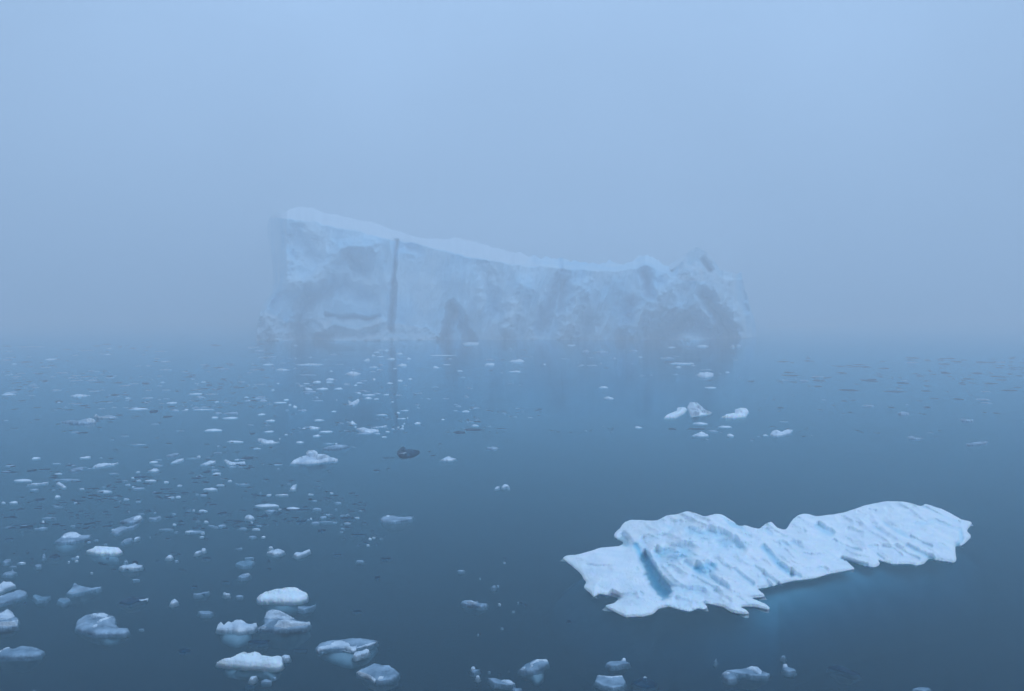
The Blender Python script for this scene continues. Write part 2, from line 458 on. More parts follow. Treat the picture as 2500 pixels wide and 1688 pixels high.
BS = (FPX * CAMH / (830 - HOR)) / 303.0     # distance of the berg from where its foot meets the sea
def build_iceberg():
    top = [(652,560),(658,530),(672,522),(690,521),(707,511),(730,505),(761,507),(790,520),(850,531),(885,540),(920,546),(980,566),(1010,577),(1040,583),(1092,583),(1130,581),(1180,597),(1240,613),(1271,617),(1313,627),(1368,632),(1406,637),(1458,645),(1490,638),(1516,645),(1545,640),(1556,627),(1590,626),(1629,650),(1645,650),(1660,646),(1671,630),(1687,611),(1703,605),(1729,619),(1749,645),(1761,661),(1797,667),(1811,665),(1815,695),(1824,722),(1831,744),(1843,782),(1848,818),(1846,852)]
    left = [(628,852),(627,800),(634,772),(642,745),(662,715),(668,680),(664,640),(660,600)]
    poly = resample(top + [(1240,852)] + left, 4, 2.6, 3)
    q_ = ss((poly[:, 0] - 1230) / 60) * (poly[:, 1] < 700)
    poly[:, 1] += 3.5 * (poly[:, 1] < 700) * fbm(poly[:, 0] / 22, 6.2, 3.1, 4)
    poly[:, 1] += q_ * 10 * fbm(poly[:, 0] / 13, 2.2, 8.1, 3)
    cliff_x = [600,690,761,821,881,963,1020,1092,1152,1250,1313,1370,1450,1500,1552,1575,1600,1640,1700,1770,1810,1900]
    cliff_y = [536,536,541,556,568,588,596,614,632,648,652,655,662,664,655,646,658,678,640,682,684,690]
    step = 2.0
    gx = np.arange(618, 1860, step); gy = np.arange(862, 496, -step)
    PX, PY = np.meshgrid(gx, gy)
    pts = np.stack([PX.ravel(), PY.ravel()], 1)
    A, B = poly, np.roll(poly, -1, 0)
    dist = min_dist(pts, A, B)
    s_ = np.where(inside(pts, poly), dist, -dist).reshape(PX.shape)
    gyy, gxx = np.gradient(s_, -step, step); gn = np.maximum(np.hypot(gxx, gyy), 1e-6)
    keep = s_ > -0.7 * step
    snap = keep & (s_ < 0.3 * step)
    PX = np.where(snap, PX - s_ * gxx / gn, PX); PY = np.where(snap, PY - s_ * gyy / gn, PY)
    cl = np.interp(PX, cliff_x, cliff_y) + 7.0 * fbm(PX / 38, 1.5, 0, 5)
    Y = 303.0 + 0 * PX
    Y += 0.7 * np.abs(fbm(PX / 22, PY / 26, 21.0, 2)) * (1 + ss((PX - 1400) / 200))
    # side face running away to the left, gentle plan waves, leaning streaks
    far_side = np.interp(PX, [600, 655, 685, 700], [150, 110, 14, 0])
    far_side *= 1 - ss((PY - np.interp(PX, [600, 640, 665, 700], [735, 742, 700, 660])) / 30)
    Y += far_side + np.interp(PX, [600, 700, 960, 975, 1200, 1360, 1500, 1700, 1790, 1850], [4, 0, -3, 4, 0, 3, -2, -4, 4, 50])
    lean = PX + (PY - 700) * 0.25
    Y += 3.6 * fbm(lean / 62, PY / 300, 2.0, 4) + 1.5 * fbm(PX / 60, PY / 62, 7.0, 2)
    rid = 1 - np.abs(fbm(lean / 34, PY / 170, 11.0, 3)) * 2.2
    Y += -1.8 * rid * ss((PX - 980) / 150)
    c = lambda p, w: capsule(PX, PY, p, w)
    BLU = 0 * PX
    # (polyline, width px, depth m (+ = into the ice), blue shade painted in)
    feats = [
        ([(967,590),(964,640),(961,690)], 7, 9, .5), ([(961,690),(957,745),(955,805)], 11, 10, .5),
        ([(972,596),(1015,606)], 18, 5, .2),
        ([(1369,634),(1371,660)], 7, 6, .3),
        ([(1372,672),(1362,700),(1342,745),(1318,800)], 20, 6, .35),
        ([(1378,690),(1368,760)], 10, 5, .2),
        ([(1106,750),(1094,800),(1082,838)], 17, 9, .5),
        ([(1118,768),(1132,800),(1146,832)], 18, 6, .3),
        ([(795,768),(830,778),(862,773),(900,780),(926,774)], 7, 3.5, .3),
        ([(780,800),(770,795)], 10, 4, .2),
        ([(860,630),(880,655)], 26, 5, .3),
        ([(715,580),(760,620)], 34, 4.5, .2),
        ([(750,730),(735,770),(725,820)], 24, 6, .35),
        ([(760,720),(840,700),(900,725)], 26, 4, .2),
        ([(1180,650),(1210,760)], 24, 3.5, .1),
        ([(1440,790),(1420,830)], 22, 3.5, .3),
        ([(1535,740),(1520,830)], 18, 3.5, .25),
        ([(1575,665),(1585,720)], 16, 5, .35),
        ([(1720,722),(1745,756),(1775,800),(1790,835)], 20, 13, .6),
        ([(1670,785),(1630,810),(1600,832)], 26, 10, .5),
        ([(1650,795),(1700,790),(1760,830)], 30, 11, .5),
        ([(1718,635),(1735,662)], 9, 6, .2),
        ([(1810,690),(1822,760)], 8, 5, .3),
        ([(680,700),(668,760)], 14, 5, .2),
        # bulges
        ([(640,850),(650,780),(690,850)], 38, -12, 0),
        ([(700,640),(690,700),(720,690)], 30, -4, 0),
        ([(800,660),(770,690),(830,610),(900,600)], 26, -4, 0),
        ([(775,806),(820,795),(870,803),(925,792)], 18, -7, 0),
        ([(820,835),(920,835)], 30, -8, 0),
        ([(975,845),(1040,850)], 42, -8, 0),
        ([(1280,700),(1240,800)], 24, -4, 0),
        ([(1420,700),(1400,760),(1370,830)], 26, -4, 0),
        ([(1640,690),(1590,740),(1540,800)], 36, -5, 0),
        ([(1690,680),(1700,720),(1650,760)], 34, -5, 0),
        ([(1800,760),(1825,820)], 20, -6, 0),
    ]
    for p, w, dpt, b in feats:
        k = c(p, w * 1.25)
        Y += dpt * k * 1.25
        BLU = np.maximum(BLU, np.minimum(1, b * 1.2) * k)  # shade of the grooves painted into the face colour as dark blue
    # the snow field behind the cliff edge climbs gently away
    above = np.maximum(cl - PY, 0)
    capm = above > 0
    Y += np.minimum(above, 40) * 0.9 * ss((1660 - PX) / 20) + np.minimum(above, 4) * 0.5
    Y = Y * BS
    X_, Y_, Z_ = at_y(PX, PY, Y)
    cells = grid_cells(keep)
    idx = -np.ones(keep.shape, int); used = np.zeros(keep.shape, bool)
    for a, b in ((0, 0), (1, 0), (0, 1), (1, 1)):
        used[a:a + cells.shape[0], b:b + cells.shape[1]] |= cells
    idx[used] = np.arange(used.sum())
    V = np.stack([X_[used], Y_[used], Z_[used]], 1)
    F = np.stack([idx[:-1, :-1][cells], idx[:-1, 1:][cells], idx[1:, 1:][cells], idx[1:, :-1][cells]], 1)
    fx = PX[:-1, :-1][cells]; fy = PY[:-1, :-1][cells]; fcap = capm[:-1, :-1][cells]
    org = np.array([0.5 * (V[:, 0].min() + V[:, 0].max()), 330.0 * BS, 0.0])
    root = thing('iceberg', org)
    pin = (fy < 690 - (1720 - fx) * 0.1) & (fx > 1655) & (fx < 1765)
    low = (~fcap) & (~pin) & (fy > np.interp(fx, [600, 640, 700, 780, 932, 950, 965, 1050, 1075, 1080], [740, 745, 790, 776, 778, 800, 790, 805, 830, 900])) & (fx < 1078)
    capf = fcap & (~pin) & (fx < 1305 + 25 * np.sin(fy))
    cliff = ~(pin | low | capf)
    bl = BLU[used]
    # back of the berg: boundary pushed away and closed
    E = np.concatenate([F[:, [0, 1]], F[:, [1, 2]], F[:, [2, 3]], F[:, [3, 0]]])
    N = len(V)
    key = E[:, 0].astype(np.int64) * N + E[:, 1]; rkey = E[:, 1].astype(np.int64) * N + E[:, 0]
    bE = E[~np.isin(key, rkey)]
    bv = np.unique(bE); mp = {int(v): k for k, v in enumerate(bv)}
    r1 = V[bv].copy(); r1[:, 1] += 32; cxm = org[0]
    r1[:, 0] = cxm + (r1[:, 0] - cxm) * 0.97; r1[:, 2] = np.where(r1[:, 2] > 0, r1[:, 2] * 0.9, r1[:, 2])
    r2 = V[bv].copy(); r2[:, 1] = 375 * BS; r2[:, 0] = cxm + (r2[:, 0] - cxm) * 0.85
    r2[:, 2] = np.where(r2[:, 2] > 0, r2[:, 2] * 0.55, r2[:, 2])
    nb_ = len(bv)
    backV = np.concatenate([V[bv], r1, r2, r2.mean(0)[None]])
    backF = []
    for a, b in bE:
        ka, kb = mp[int(a)], mp[int(b)]
        backF += [[kb, ka, nb_ + ka, nb_ + kb], [nb_ + kb, nb_ + ka, 2 * nb_ + ka, 2 * nb_ + kb], [2 * nb_ + kb, 2 * nb_ + ka, 3 * nb_]]
    def sub(mask, name, mat):
        f = F[mask]; u = np.unique(f)
        mm = -np.ones(N, int); mm[u] = np.arange(len(u))
        return mesh_obj(name, V[u], mm[f], mat, root, blue=bl[u], origin=org)
    sub(cliff, 'ice_cliff', M['berg'])
    sub(capf, 'snow_cap', M['cap'])
    sub(low, 'ice_foot', M['foot'])
    sub(pin, 'pinnacle', M['foot'])
    mesh_obj('back_slope', backV, backF, M['cap'], root, origin=org)
    tag(root, 'huge wedge-shaped iceberg with a snowy top sloping down to the right, half lost in fog', 'iceberg')
M['foot'] = ice_mat('rubbly_white_ice', (0.50, 0.74, 0.86), (0.84, 0.92, 0.97), blue=(0.02, 0.18, 0.34), bump=1.0, scale=0.35, rough=0.75)
build_iceberg()

def far_berg():
    poly = [(1858,806),(1862,797),(1890,792),(1925,794),(1960,788),(1985,780),(2012,774),(2030,770),(2038,784),(2050,800),(2050,808)]
    o = thing('low_iceberg', (270, 890, 0))
    R = resample(poly, 4, 1.5, 4)
    V = []; n = len(R)
    for k, (dy, sc) in enumerate(((0, 1), (-2, .97), (25, .9), (40, .6))):
        x, y, z = at_y(R[:, 0], R[:, 1], 880 + dy + 2 * fbm(R[:, 0] / 9, R[:, 1] / 9, k, 2))
        cx = x.mean()
        V.append(np.stack([cx + (x - cx) * sc, y, np.where(z > 0, z * sc, z)], 1))
    V = np.concatenate([V[0], V[2], V[3]])
    F = [list(range(n))[::-1]]
    for r in range(2):
        for i in range(n):
            j = (i + 1) % n
            F.append([r * n + i, r * n + j, (r + 1) * n + j, (r + 1) * n + i])
    F.append([2 * n + i for i in range(n)])
    mesh_obj('ice_shelf', V, F, M['cap'], o, smooth=False, origin=(270, 890, 0))
    tag(o, 'faint low iceberg far off in the fog, just right of the huge iceberg', 'iceberg')
far_berg()

#@@FLOE
# ------------------------------------------------------------------ the big snowy floe in front
MN = lambda pts: [(p[0] + 2112, p[1]) for p in pts]        # second close-up continues the first
near_edge = [(90,690),(150,735),(250,812),(300,862),(310,905),(350,930),(310,990),(350,1025),(395,1050),(400,1085),(450,1085),(460,1050),(560,1070),(650,1090),(685,1100),
    (640,1150),(580,1165),(530,1175),(560,1205),(650,1250),(740,1295),(940,1290),(1040,1262),(1090,1205),(1165,1195),(1200,1190),(1290,1220),(1430,1243),(1490,1205),(1560,1222),(1605,1200),
    (1560,1150),(1600,1160),(1760,1190),(1820,1240),(1930,1262),(2035,1262),(2000,1225),(1930,1190),(2020,1185),(2100,1190),(2230,1225),(2245,1200),(2190,1160),(2120,1130),(2030,1095),(2100,1097),
    (2190,1085),(2190,1070),(2090,990),(2130,1003),(2230,980)]
near_edge += MN([(0,1000),(100,990),(370,920),(600,895),(740,850),(900,820),(1008,800),(930,730),(860,688),(960,720),(1080,765),(1215,782),(1270,750),(1235,700),(1300,725),(1400,750),(1560,745),(1640,765),(1720,748),
    (1745,710),(1760,690),(1850,710),(2040,735),(2052,705),(2040,640),(2035,560),(2080,565),(2130,545),(2170,500),(2200,480),(2200,440),(2155,420),(2160,385),(2190,365),(2220,325)])
far_edge = MN([(2190,305),(2100,290),(2010,235),(1900,180),(1840,165),(1750,130),(1710,132),(1690,158),(1600,125),(1500,105),(1330,100),(1200,125),(1100,145),(1000,180),(880,220),(760,240),(690,245),(600,260),(540,235),(480,228),(430,238),(360,285),(290,400),
    (200,375),(165,345),(150,305),(120,320),(75,332),(20,388)])
far_edge += [(2060,375),(1985,345),(1920,362),(1880,320),(1750,240),(1700,230),(1640,240),(1560,260),(1490,230),(1380,200),(1280,238),(1170,245),(1080,300),(960,300),(890,295),(800,293),(735,320),(705,350),(700,380),(640,415),(625,470),(700,510),(735,530),(700,560),(600,572),(500,578),(400,610),(310,637),(220,655),(140,660)]
floe_poly = Z('M', near_edge + far_edge)

def Mp(*p): return Z('M', p)
def Np(*p): return Z('N', p)
ctrl = []
for x, y, h in [(120,700,.15),(300,700,.35),(500,640,.45),(500,850,.4),(700,760,.5),(780,560,.55),(900,850,.45),(700,1000,.35),(880,1000,.35),(700,1200,.3),(900,1200,.35),(1080,1130,.3),
                (640,460,.5),(720,360,1.2),(850,330,1.35),(880,500,.45),(1000,300,1.4),(1000,450,1.15),(1000,700,.28),(950,600,.28),(930,560,.3),(1060,800,.2),(1150,950,.16),(1110,880,.18),(1050,640,.35),(1200,1000,.2),(1180,250,1.6),(1380,205,1.8),(1600,250,1.75),(1700,235,1.8),(1900,350,1.5),(1400,450,1.25),(1300,650,.95),
                (1100,560,.7),(1250,850,.33),(1300,1000,.4),(1400,1150,.3),(1600,700,.95),(1600,900,.65),(1700,1080,.4),(1900,800,.7),(2000,1150,.3),(2100,880,.55),(2150,1180,.22),(2000,500,1.2),(2200,640,1.0)]:
    ctrl.append((*Z('M', [(x, y)])[0], h))
for x, y, h in [(150,310,1.35),(250,450,.95),(450,230,1.5),(600,270,1.35),(300,600,.9),(200,850,.5),(500,750,.55),(700,400,1.1),(900,300,1.35),(900,600,.7),(1000,750,.35),(1200,150,1.5),(1400,110,1.6),(1400,400,1.15),(1400,650,.5),(1600,130,1.55),
                (1750,140,1.2),(1700,400,1.1),(1650,650,.4),(1900,190,1.1),(2000,300,1.0),(2000,500,.85),(1950,680,.4),(2150,330,.7),(2150,450,.45)]:
    ctrl.append((*Z('N', [(x, y)])[0], h))

grooves = [
    (Mp((915,520),(940,560),(965,610)), 13, 0, .25, .26),
    (Mp((858,560),(900,640),(950,730)), 13, 0, .8, .12),
    (Mp((950,700),(1000,800),(1060,930)), 20, 0, .8, -.3),
    (Mp((1020,850),(1080,980),(1150,1050)), 24, 0, .8, -.32),
    (Mp((865,800),(870,805)), 7, .16, .15), (Mp((905,1050),(920,1062)), 7, .12, .1),
    (Mp((1050,1100),(1120,1125)), 5, .14, .1),
    (Mp((1870,1040),(1920,1060)), 5, .12, .1), (Mp((1660,1030),(1740,1035)), 4, .12, .1),
    (Mp((1450,660),(1560,685)), 6, .14, .15), (Mp((1985,450),(2040,470)), 6, .14, .15),
    (Mp((1900,400),(1940,430)), 5, .12, .1),
    (Mp((1870,800),(1960,880),(2060,960)), 8, .25, .25), (Mp((2170,860),(2240,970)), 7, .22, .2),
    (Mp((1610,850),(1700,930),(1800,985)), 9, .22, .3), (Mp((1730,960),(1800,1000)), 6, .18, .15),
    (Mp((2080,770),(2200,870),(2324,960)), 6, .16, .15),
    (Np((60,580),(150,680),(240,780),(345,860)), 12, .14, .5), (Np((345,860),(440,880)), 7, .16, .2),
    (Np((210,575),(310,615)), 3.5, .10, .1), (Np((470,635),(550,655)), 4, .12, .1),
    (Np((620,355),(690,410),(760,430)), 13, .30, .4),
    (Np((470,390),(480,415)), 6, .16, .1), (Np((90,400),(130,435)), 9, .3, .2),
    (Np((790,500),(860,545),(960,590),(1060,610)), 6, .17, .12), (Np((1150,570),(1230,570)), 6, .14, .12),
    (Np((1290,570),(1400,590),(1480,660)), 6, .16, .15), (Np((1420,560),(1530,640),(1660,700)), 6, .16, .12),
    (Np((1540,560),(1640,610),(1740,670),(1800,690)), 8, .28, .3), (Np((1580,470),(1700,530),(1790,570)), 6, .17, .15),
    (Np((1640,335),(1720,340),(1800,310)), 10, .24, .15), (Np((1830,300),(1950,350),(2060,390)), 7, .2, .12),
    (Np((1700,150),(1820,210),(1950,270),(2080,320)), 5, .25, .15),
    (Np((2090,400),(2100,500),(2060,545)), 9, .2, .3), (Np((2130,560),(2140,590)), 5, .2, .1),
    (Np((860,690),(1000,735),(1130,760)), 5, .18, .4), (Np((1230,650),(1300,700)), 5, .14, .2),
    (Np((820,710),(850,712)), 4, .1, .05), (Np((1880,535),(1960,590)), 5, .14, .1), (Np((1150,190),(1210,205)), 6, .10, .05),
    (Np((1030,210),(1100,240)), 5, .08, .05), (Np((940,400),(1060,430)), 10, .10, .05),
]
scarps = [
    (Mp((1290,345),(1400,330),(1560,365),(1700,355),(1900,425)), .2, 16, .35),
    (Mp((960,575),(1100,535),(1250,525),(1400,515),(1530,570)), .28, 22, .45),
    (Mp((1640,450),(1760,440),(1900,445),(2060,550)), .26, 16, .35),
    (Mp((1400,780),(1500,725),(1640,698),(1740,735)), .18, 14, .55),
    (Mp((720,370),(790,430),(850,520),(880,570)), .18, 14, .15),
    (Mp((860,455),(980,428),(1100,415),(1240,390)), .14, 14, .1),
    (Mp((1060,650),(1200,645),(1320,655)), .15, 14, .15),
    (Mp((1170,880),(1300,930),(1480,965),(1640,990)), .2, 14, .2),
    (Mp((1250,1050),(1330,1080),(1460,1110)), .12, 12, .1),
    (Mp((1400,790),(1530,850),(1700,960),(1800,1060)), .17, 14, .15),
    (Mp((1650,600),(1800,720),(1900,800)), .15, 12, .1),
    (Mp((1100,850),(1180,880),(1260,1000)), .2, 10, .4),
    (Mp((300,720),(450,745),(620,740)), .09, 10, .05),
    (Mp((560,1010),(700,1040),(880,1005)), .14, 10, .08),
    (Mp((1170,250),(1280,290),(1400,265),(1480,240)), .14, 12, .05),
    (Np((180,480),(330,490),(460,470)), .16, 10, .15),
    (Np((850,220),(950,270),(1100,330)), .08, 12, .03),
    (Np((1250,520),(1500,560),(1700,620)), .06, 10, .05),
    (Np((430,620),(600,640),(760,600)), .05, 10, .0),
    (Np((600,760),(700,770),(760,800)), .08, 8, .1),
]
def build_big_floe():
    org = at_z(1850, 1400, 0.0)
    root = thing('ice_floe', org)
    fp = resample(resample(resample(floe_poly, 3.0), 3.0), 3.0)
    R = Relief(fp, 1.0, rough=1.1, seed=2, lip=6, alpha=0.52, ctrl=ctrl, grooves=grooves, scarps=scarps, noise=0.05)
    # fine lamellae running down to the right, as on the photographed floe
    T0 = R.T
    def T(px, py):
        z = T0(px, py)
        a = (px * 0.62 + py * -1.0) / 27.0 + 0.5 * fbm(px / 90, py / 60, 1.0, 2)
        lam = 1 - 2.4 * np.abs(perlin(a, (px + py) / 150, 4.0)) + 0.35 * perlin(a * 2.7, (px + py) / 60, 9.0)
        lam2 = fbm(px / 5.0, py / 3.2, 8.0, 3)
        env = ss((z - 0.03) / 0.25)
        amp = ss((px - 1545) / 120) * 0.095 + 0.02
        amp = amp * (0.35 + 1.0 * ss(0.5 + 1.3 * fbm(px / 75, py / 34, 17.0, 2)))
        R._bl = np.clip(R._bl + 0.40 * ss((0.25 - lam) / 0.6) * env * ss((px - 1545) / 120), 0, 1)
        return z + env * (amp * (lam - 0.4) + 0.018 * lam2 + 0.055 * fbm(px / 40, py / 20, 14.0, 3))
    R.T = T
    build_relief(R, 1.7, 'snow_surface', M['snow'], root, org, drop=0.12, flare=0.4, inset=0.22, fan=False)
    # the foot of the floe, spreading under water
    foot = Z('M', [(180,720),(300,850),(400,980),(520,1060),(640,1110),(700,1200),(860,1250),(1100,1210),(1400,1200),(1700,1250),(2000,1275),(2330,1260)] +
             MN([(260,1180),(500,1110),(800,1010),(1080,920),(1500,850),(1850,790),(2060,720),(2120,600),(2160,420),(2000,300),(1300,200),(400,300)]) + [(1700,400),(900,420),(500,600),(260,650)])
    P = resample(foot, 10, 4, 9)
    u = np.array([at_z(x, y, -0.3) for x, y in P])
    c = u.mean(0)
    V = []; F = []
    n = len(u)
    rings = [(0.78, -0.5), (0.85, -0.72), (0.91, -1.0), (0.97, -1.4), (1.03, -1.9), (1.09, -2.6), (1.12, -3.6), (0.7, -4.8)]
    for k, (sc, z) in enumerate(rings):
        q = c + (u - c) * sc
        w = 0.22 * fbm(q[:, 0] / 2.0, q[:, 1] / 2.0, k * .4, 3)
        q = q.copy(); q[:, 2] = z + w * (0.3 if k < 2 else 1.0)
        V.append(q)
    V = np.concatenate(V + [np.array([[c[0], c[1], -0.28]]), np.array([[c[0], c[1], -5.0]])])
    for k in range(len(rings) - 1):
        for i in range(n):
            j = (i + 1) % n
            F.append([k * n + i, k * n + j, (k + 1) * n + j, (k + 1) * n + i])
    top, bot = len(V) - 2, len(V) - 1
    for i in range(n):
        j = (i + 1) % n
        F.append([top, j, i]); F.append([(len(rings) - 1) * n + i, (len(rings) - 1) * n + j, bot])
    mesh_obj('underwater_foot', V, F, M['under'], root, origin=org)
    tag(root, 'long snow-white ridged floe with a blue water-filled crack near its left end', 'ice floe')
build_big_floe()

#@@CHUNKS
# ------------------------------------------------------------------ the floating pieces one can tell apart
GROUP = 'pieces of ice floating on the sea'
LAND = []          # (px, py, short phrase) of the lettered pieces, used to describe the small ones beside them
COUNT = {}

def piece(zm, poly, H, mat, label, short=None, name='ice_floe', crests=(), under=None, z0=0.0, seed=None, depth=0.9, rough=None, blue=0, sub=False):
    poly = Z(zm, poly)
    a = np.array(poly)
    cx, cyy = a[:, 0].mean(), a[:, 1].mean()
    yb = a[:, 1].max()
    seed = seed if seed is not None else (int(cx * 7 + cyy * 13) % 97)
    org = at_z(cx, 0.3 * cyy + 0.7 * yb, 0.0)
    rough = rough if rough is not None else max(0.5, min(2.0, np.ptp(a[:, 0]) / 50))
    root = thing(name, org)
    R = Relief(poly, H, rough=rough, seed=seed, z0=z0, noise=0.30)
    step = max(1.2, np.ptp(a[:, 0]) / 55)
    build_relief(R, step, 'ice_body', M[mat], root, org, drop=0.12, flare=0.5, inset=-0.06)
    for q in crests:
        cp, ch = q[0], q[1]
        Rc = Relief(Z(zm, cp), ch, rough=rough * 0.7, seed=seed + 3, noise=0.2, base=R, alpha=0.4, lip=2.0)
        build_relief(Rc, step, q[2] if len(q) > 2 else 'snow_crest', M['white'], root, org, drop=0.03, flare=0.2, inset=0.02)
    # keel under water
    up = Z(zm, under) if under else None
    if up is not None: P = resample(up, 5, rough, seed + 1)
    else:
        P = resample(poly, 5, rough * 1.6, seed); m0 = P.mean(0); P = m0 + (P - m0) * [0.98, 0.9] + [0, 1.0]
    u = np.array([at_z(x, y, -0.12) for x, y in P])
    if np.sum(u[:, 0] * np.roll(u[:, 1], -1) - np.roll(u[:, 0], -1) * u[:, 1]) < 0: u = u[::-1]
    c = u.mean(0); n = len(u)
    w = np.ptp(u[:, 0])
    rings = [(0.72, -0.14), (0.9, -0.24), (0.97, -0.38), (0.9, -0.30 - 0.12 * w * depth), (0.5, -0.3 - 0.3 * w * depth)]
    V = []
    for k, (sc, z) in enumerate(rings):
        q = c + (u - c) * sc
        q[:, 2] = z + 0.05 * fbm(q[:, 0] * 2, q[:, 1] * 2, k * .5, 2)
        V.append(q)
    V = np.concatenate(V + [np.array([[c[0], c[1], -0.13]]), np.array([[c[0], c[1], -0.3 - 0.36 * w * depth]])])
    F = []
    for k in range(4):
        for i in range(n):
            j = (i + 1) % n
            F.append([k * n + i, (k + 1) * n + i, (k + 1) * n + j, k * n + j])
    for i in range(n):
        j = (i + 1) % n
        F.append([5 * n, i, j]); F.append([4 * n + j, 4 * n + i, 5 * n + 1])
    mesh_obj('underwater_base', V, F, M['wetunder'], root, origin=org)
    tag(root, label, 'ice floe' if name == 'ice_floe' else 'ice', GROUP)
    if short: LAND.append((cx, cyy, short))
    return root
M['wetunder'] = ice_mat('submerged_grey_ice', (0.20, 0.30, 0.36), (0.34, 0.46, 0.52), see=0.3, bump=0.02, scale=2.0, rough=0.8)

# --- lower left
piece('B', [(565,835),(590,812),(640,788),(720,765),(790,757),(850,752),(885,758),(915,778),(955,790),(972,815),(962,845),(900,865),(830,868),(700,864),(620,862),(580,862)], .42, 'snow',
      'smooth rounded white floe like a pillow, lower left of centre', 'the pillow-like white floe', under=[(585,850),(640,880),(720,898),(800,908),(870,896),(930,872),(960,850),(900,820),(650,820)])
piece('B', [(888,905),(930,900),(985,903),(1037,886),(1005,912),(935,930),(892,922)], .06, 'wet', 'thin wet sliver of ice touching the pillow-like white floe at its lower right', name='ice_chunk')
piece('B', [(570,1070),(630,1045),(625,990),(650,940),(690,925),(750,935),(810,965),(875,1003),(890,1014),(960,1025),(985,1016),(994,1045),(970,1070),(920,1080),(820,1084),(700,1087),(600,1084)], .38, 'wet',
      'grey floe with a tilted white slab standing on its back', 'the floe with the tilted slab',
      crests=[([(627,995),(650,942),(690,927),(750,937),(810,967),(872,1003),(800,1008),(740,1000),(690,1000)], .16, 'tilted_slab'),
              ([(700,1060),(740,1015),(790,1003),(870,1015),(950,1030),(985,1022),(990,1045),(940,1055),(860,1060),(790,1075)], .14),
              ([(575,1075),(600,1062),(650,1060),(630,1080)], .05)], under=[(570,1080),(700,1100),(850,1100),(1010,1080),(960,1050),(620,1050)])
piece('B', [(252,1085),(262,1050),(285,1020),(310,1050),(350,1018),(370,1030),(400,1008),(450,1010),(490,1033),(520,1045),(566,1030),(568,1060),(545,1085),(500,1088),(460,1104),(420,1102),(380,1087),(300,1094)], .32, 'white',
      'jagged white floe with small peaks, left of the floe with the tilted slab', 'the jagged small-peaked floe', under=[(270,1085),(290,1135),(360,1172),(430,1178),(500,1150),(545,1095),(450,1060),(330,1060)], depth=.6)
piece('B', [(500,1175),(560,1163),(620,1170),(672,1163),(645,1195),(590,1200),(540,1190)], .05, 'clear', 'dark clear ice piece just below the jagged small-peaked floe', name='ice_chunk')
piece('B', [(248,1345),(300,1315),(370,1300),(420,1275),(465,1257),(500,1268),(560,1254),(585,1262),(610,1285),(680,1297),(740,1288),(772,1300),(765,1325),(775,1358),(755,1380),(700,1385),(640,1378),(560,1372),(470,1372),(380,1362),(310,1356)], .5, 'snow',
      'big bright white floe with a low hump and knobbed right end, bottom left of centre', 'the big humped white floe', under=[(300,1345),(315,1392),(350,1412),(400,1398),(470,1402),(560,1402),(640,1418),(690,1440),(715,1432),(765,1388),(770,1340),(600,1320),(400,1320)], depth=.4)
piece('B', [(760,1298),(785,1281),(828,1288),(828,1308),(790,1313)], .10, 'white', 'white knob of ice at the right tip of the big humped white floe', name='ice_chunk')
piece('B', [(508,1474),(525,1452),(572,1448),(560,1466),(530,1482)], .1, 'white', 'small white chip below the big humped white floe', name='ice_chunk')
piece('B', [(1025,1238),(1060,1195),(1130,1172),(1220,1165),(1330,1152),(1430,1157),(1527,1174),(1490,1200),(1400,1222),(1350,1240),(1250,1235),(1150,1238),(1060,1250)], .07, 'wet',
      'wide half-sunken grey floe with a curved white crest across it', 'the half-sunken crested floe',
      crests=[([(1033,1240),(1060,1218),(1140,1205),(1180,1176),(1230,1172),(1290,1190),(1310,1222),(1355,1208),(1350,1245),(1310,1248),(1265,1228),(1180,1222),(1100,1240),(1050,1250)], .13),
              ([(1350,1222),(1430,1200),(1526,1174),(1500,1192),(1430,1215),(1360,1230)], .03)],
      under=[(1030,1240),(1060,1190),(1300,1125),(1420,1140),(1530,1175),(1525,1215),(1450,1292),(1320,1338),(1200,1312),(1080,1262)], depth=.5)
piece('B', [(1325,1290),(1340,1260),(1400,1250),(1428,1234),(1452,1243),(1447,1270),(1390,1286),(1345,1302)], .16, 'white', 'white lump on the lower right rim of the half-sunken crested floe', name='ice_chunk')
piece('B', [(1348,1420),(1390,1395),(1440,1375),(1490,1352),(1550,1362),(1610,1366),(1650,1393),(1690,1428),(1668,1460),(1600,1485),(1520,1490),(1470,1467),(1420,1442),(1370,1432)], .2, 'wet',
      'rounded translucent grey floe with a pale left rim, below the half-sunken crested floe', 'the rounded translucent floe',
      crests=[([(1348,1420),(1370,1412),(1420,1425),(1470,1450),(1510,1475),(1490,1482),(1420,1445),(1370,1432)], .03), ([(1515,1478),(1530,1452),(1565,1450),(1560,1472)], .06)],
      under=[(1370,1430),(1430,1480),(1500,1518),(1580,1510),(1690,1470),(1690,1420),(1600,1400)], depth=.5)
piece('B', [(1530,222),(1560,200),(1600,186),(1680,200),(1740,200),(1808,190),(1790,215),(1720,230),(1620,243),(1560,240)], .14, 'wet', 'long flat grey floe alone in open water left of the ridged floe', 'the long flat grey floe', crests=[([(1575,195),(1600,186),(1620,192),(1600,200)], .05)])
piece('B', [(645,476),(690,462),(740,449),(790,470),(762,490),(700,494)], .2, 'white', 'ball-backed floe, small and white, with a ball-like lump behind it', 'the ball-backed floe')
piece('B', [(662,446),(668,432),(690,431),(697,446)], .14, 'white', 'ball-like white lump just behind a small white floe', name='ice_chunk')
piece('B', [(855,497),(880,475),(915,480),(985,452),(987,470),(940,495),(885,510)], .14, 'white', 'small slanting bone-shaped white floe, right of the ball-backed floe', 'the bone-shaped floe')
piece('B', [(77,487),(95,470),(130,464),(135,474),(110,484)], .1, 'white', 'flat half of a white pair of chips, left of their round half', name='ice_chunk')
piece('B', [(132,468),(140,446),(160,444),(172,456),(160,470)], .16, 'white', 'round half of a white pair of chips, above the dim ragged floe', 'the pair of white chips', name='ice_chunk')
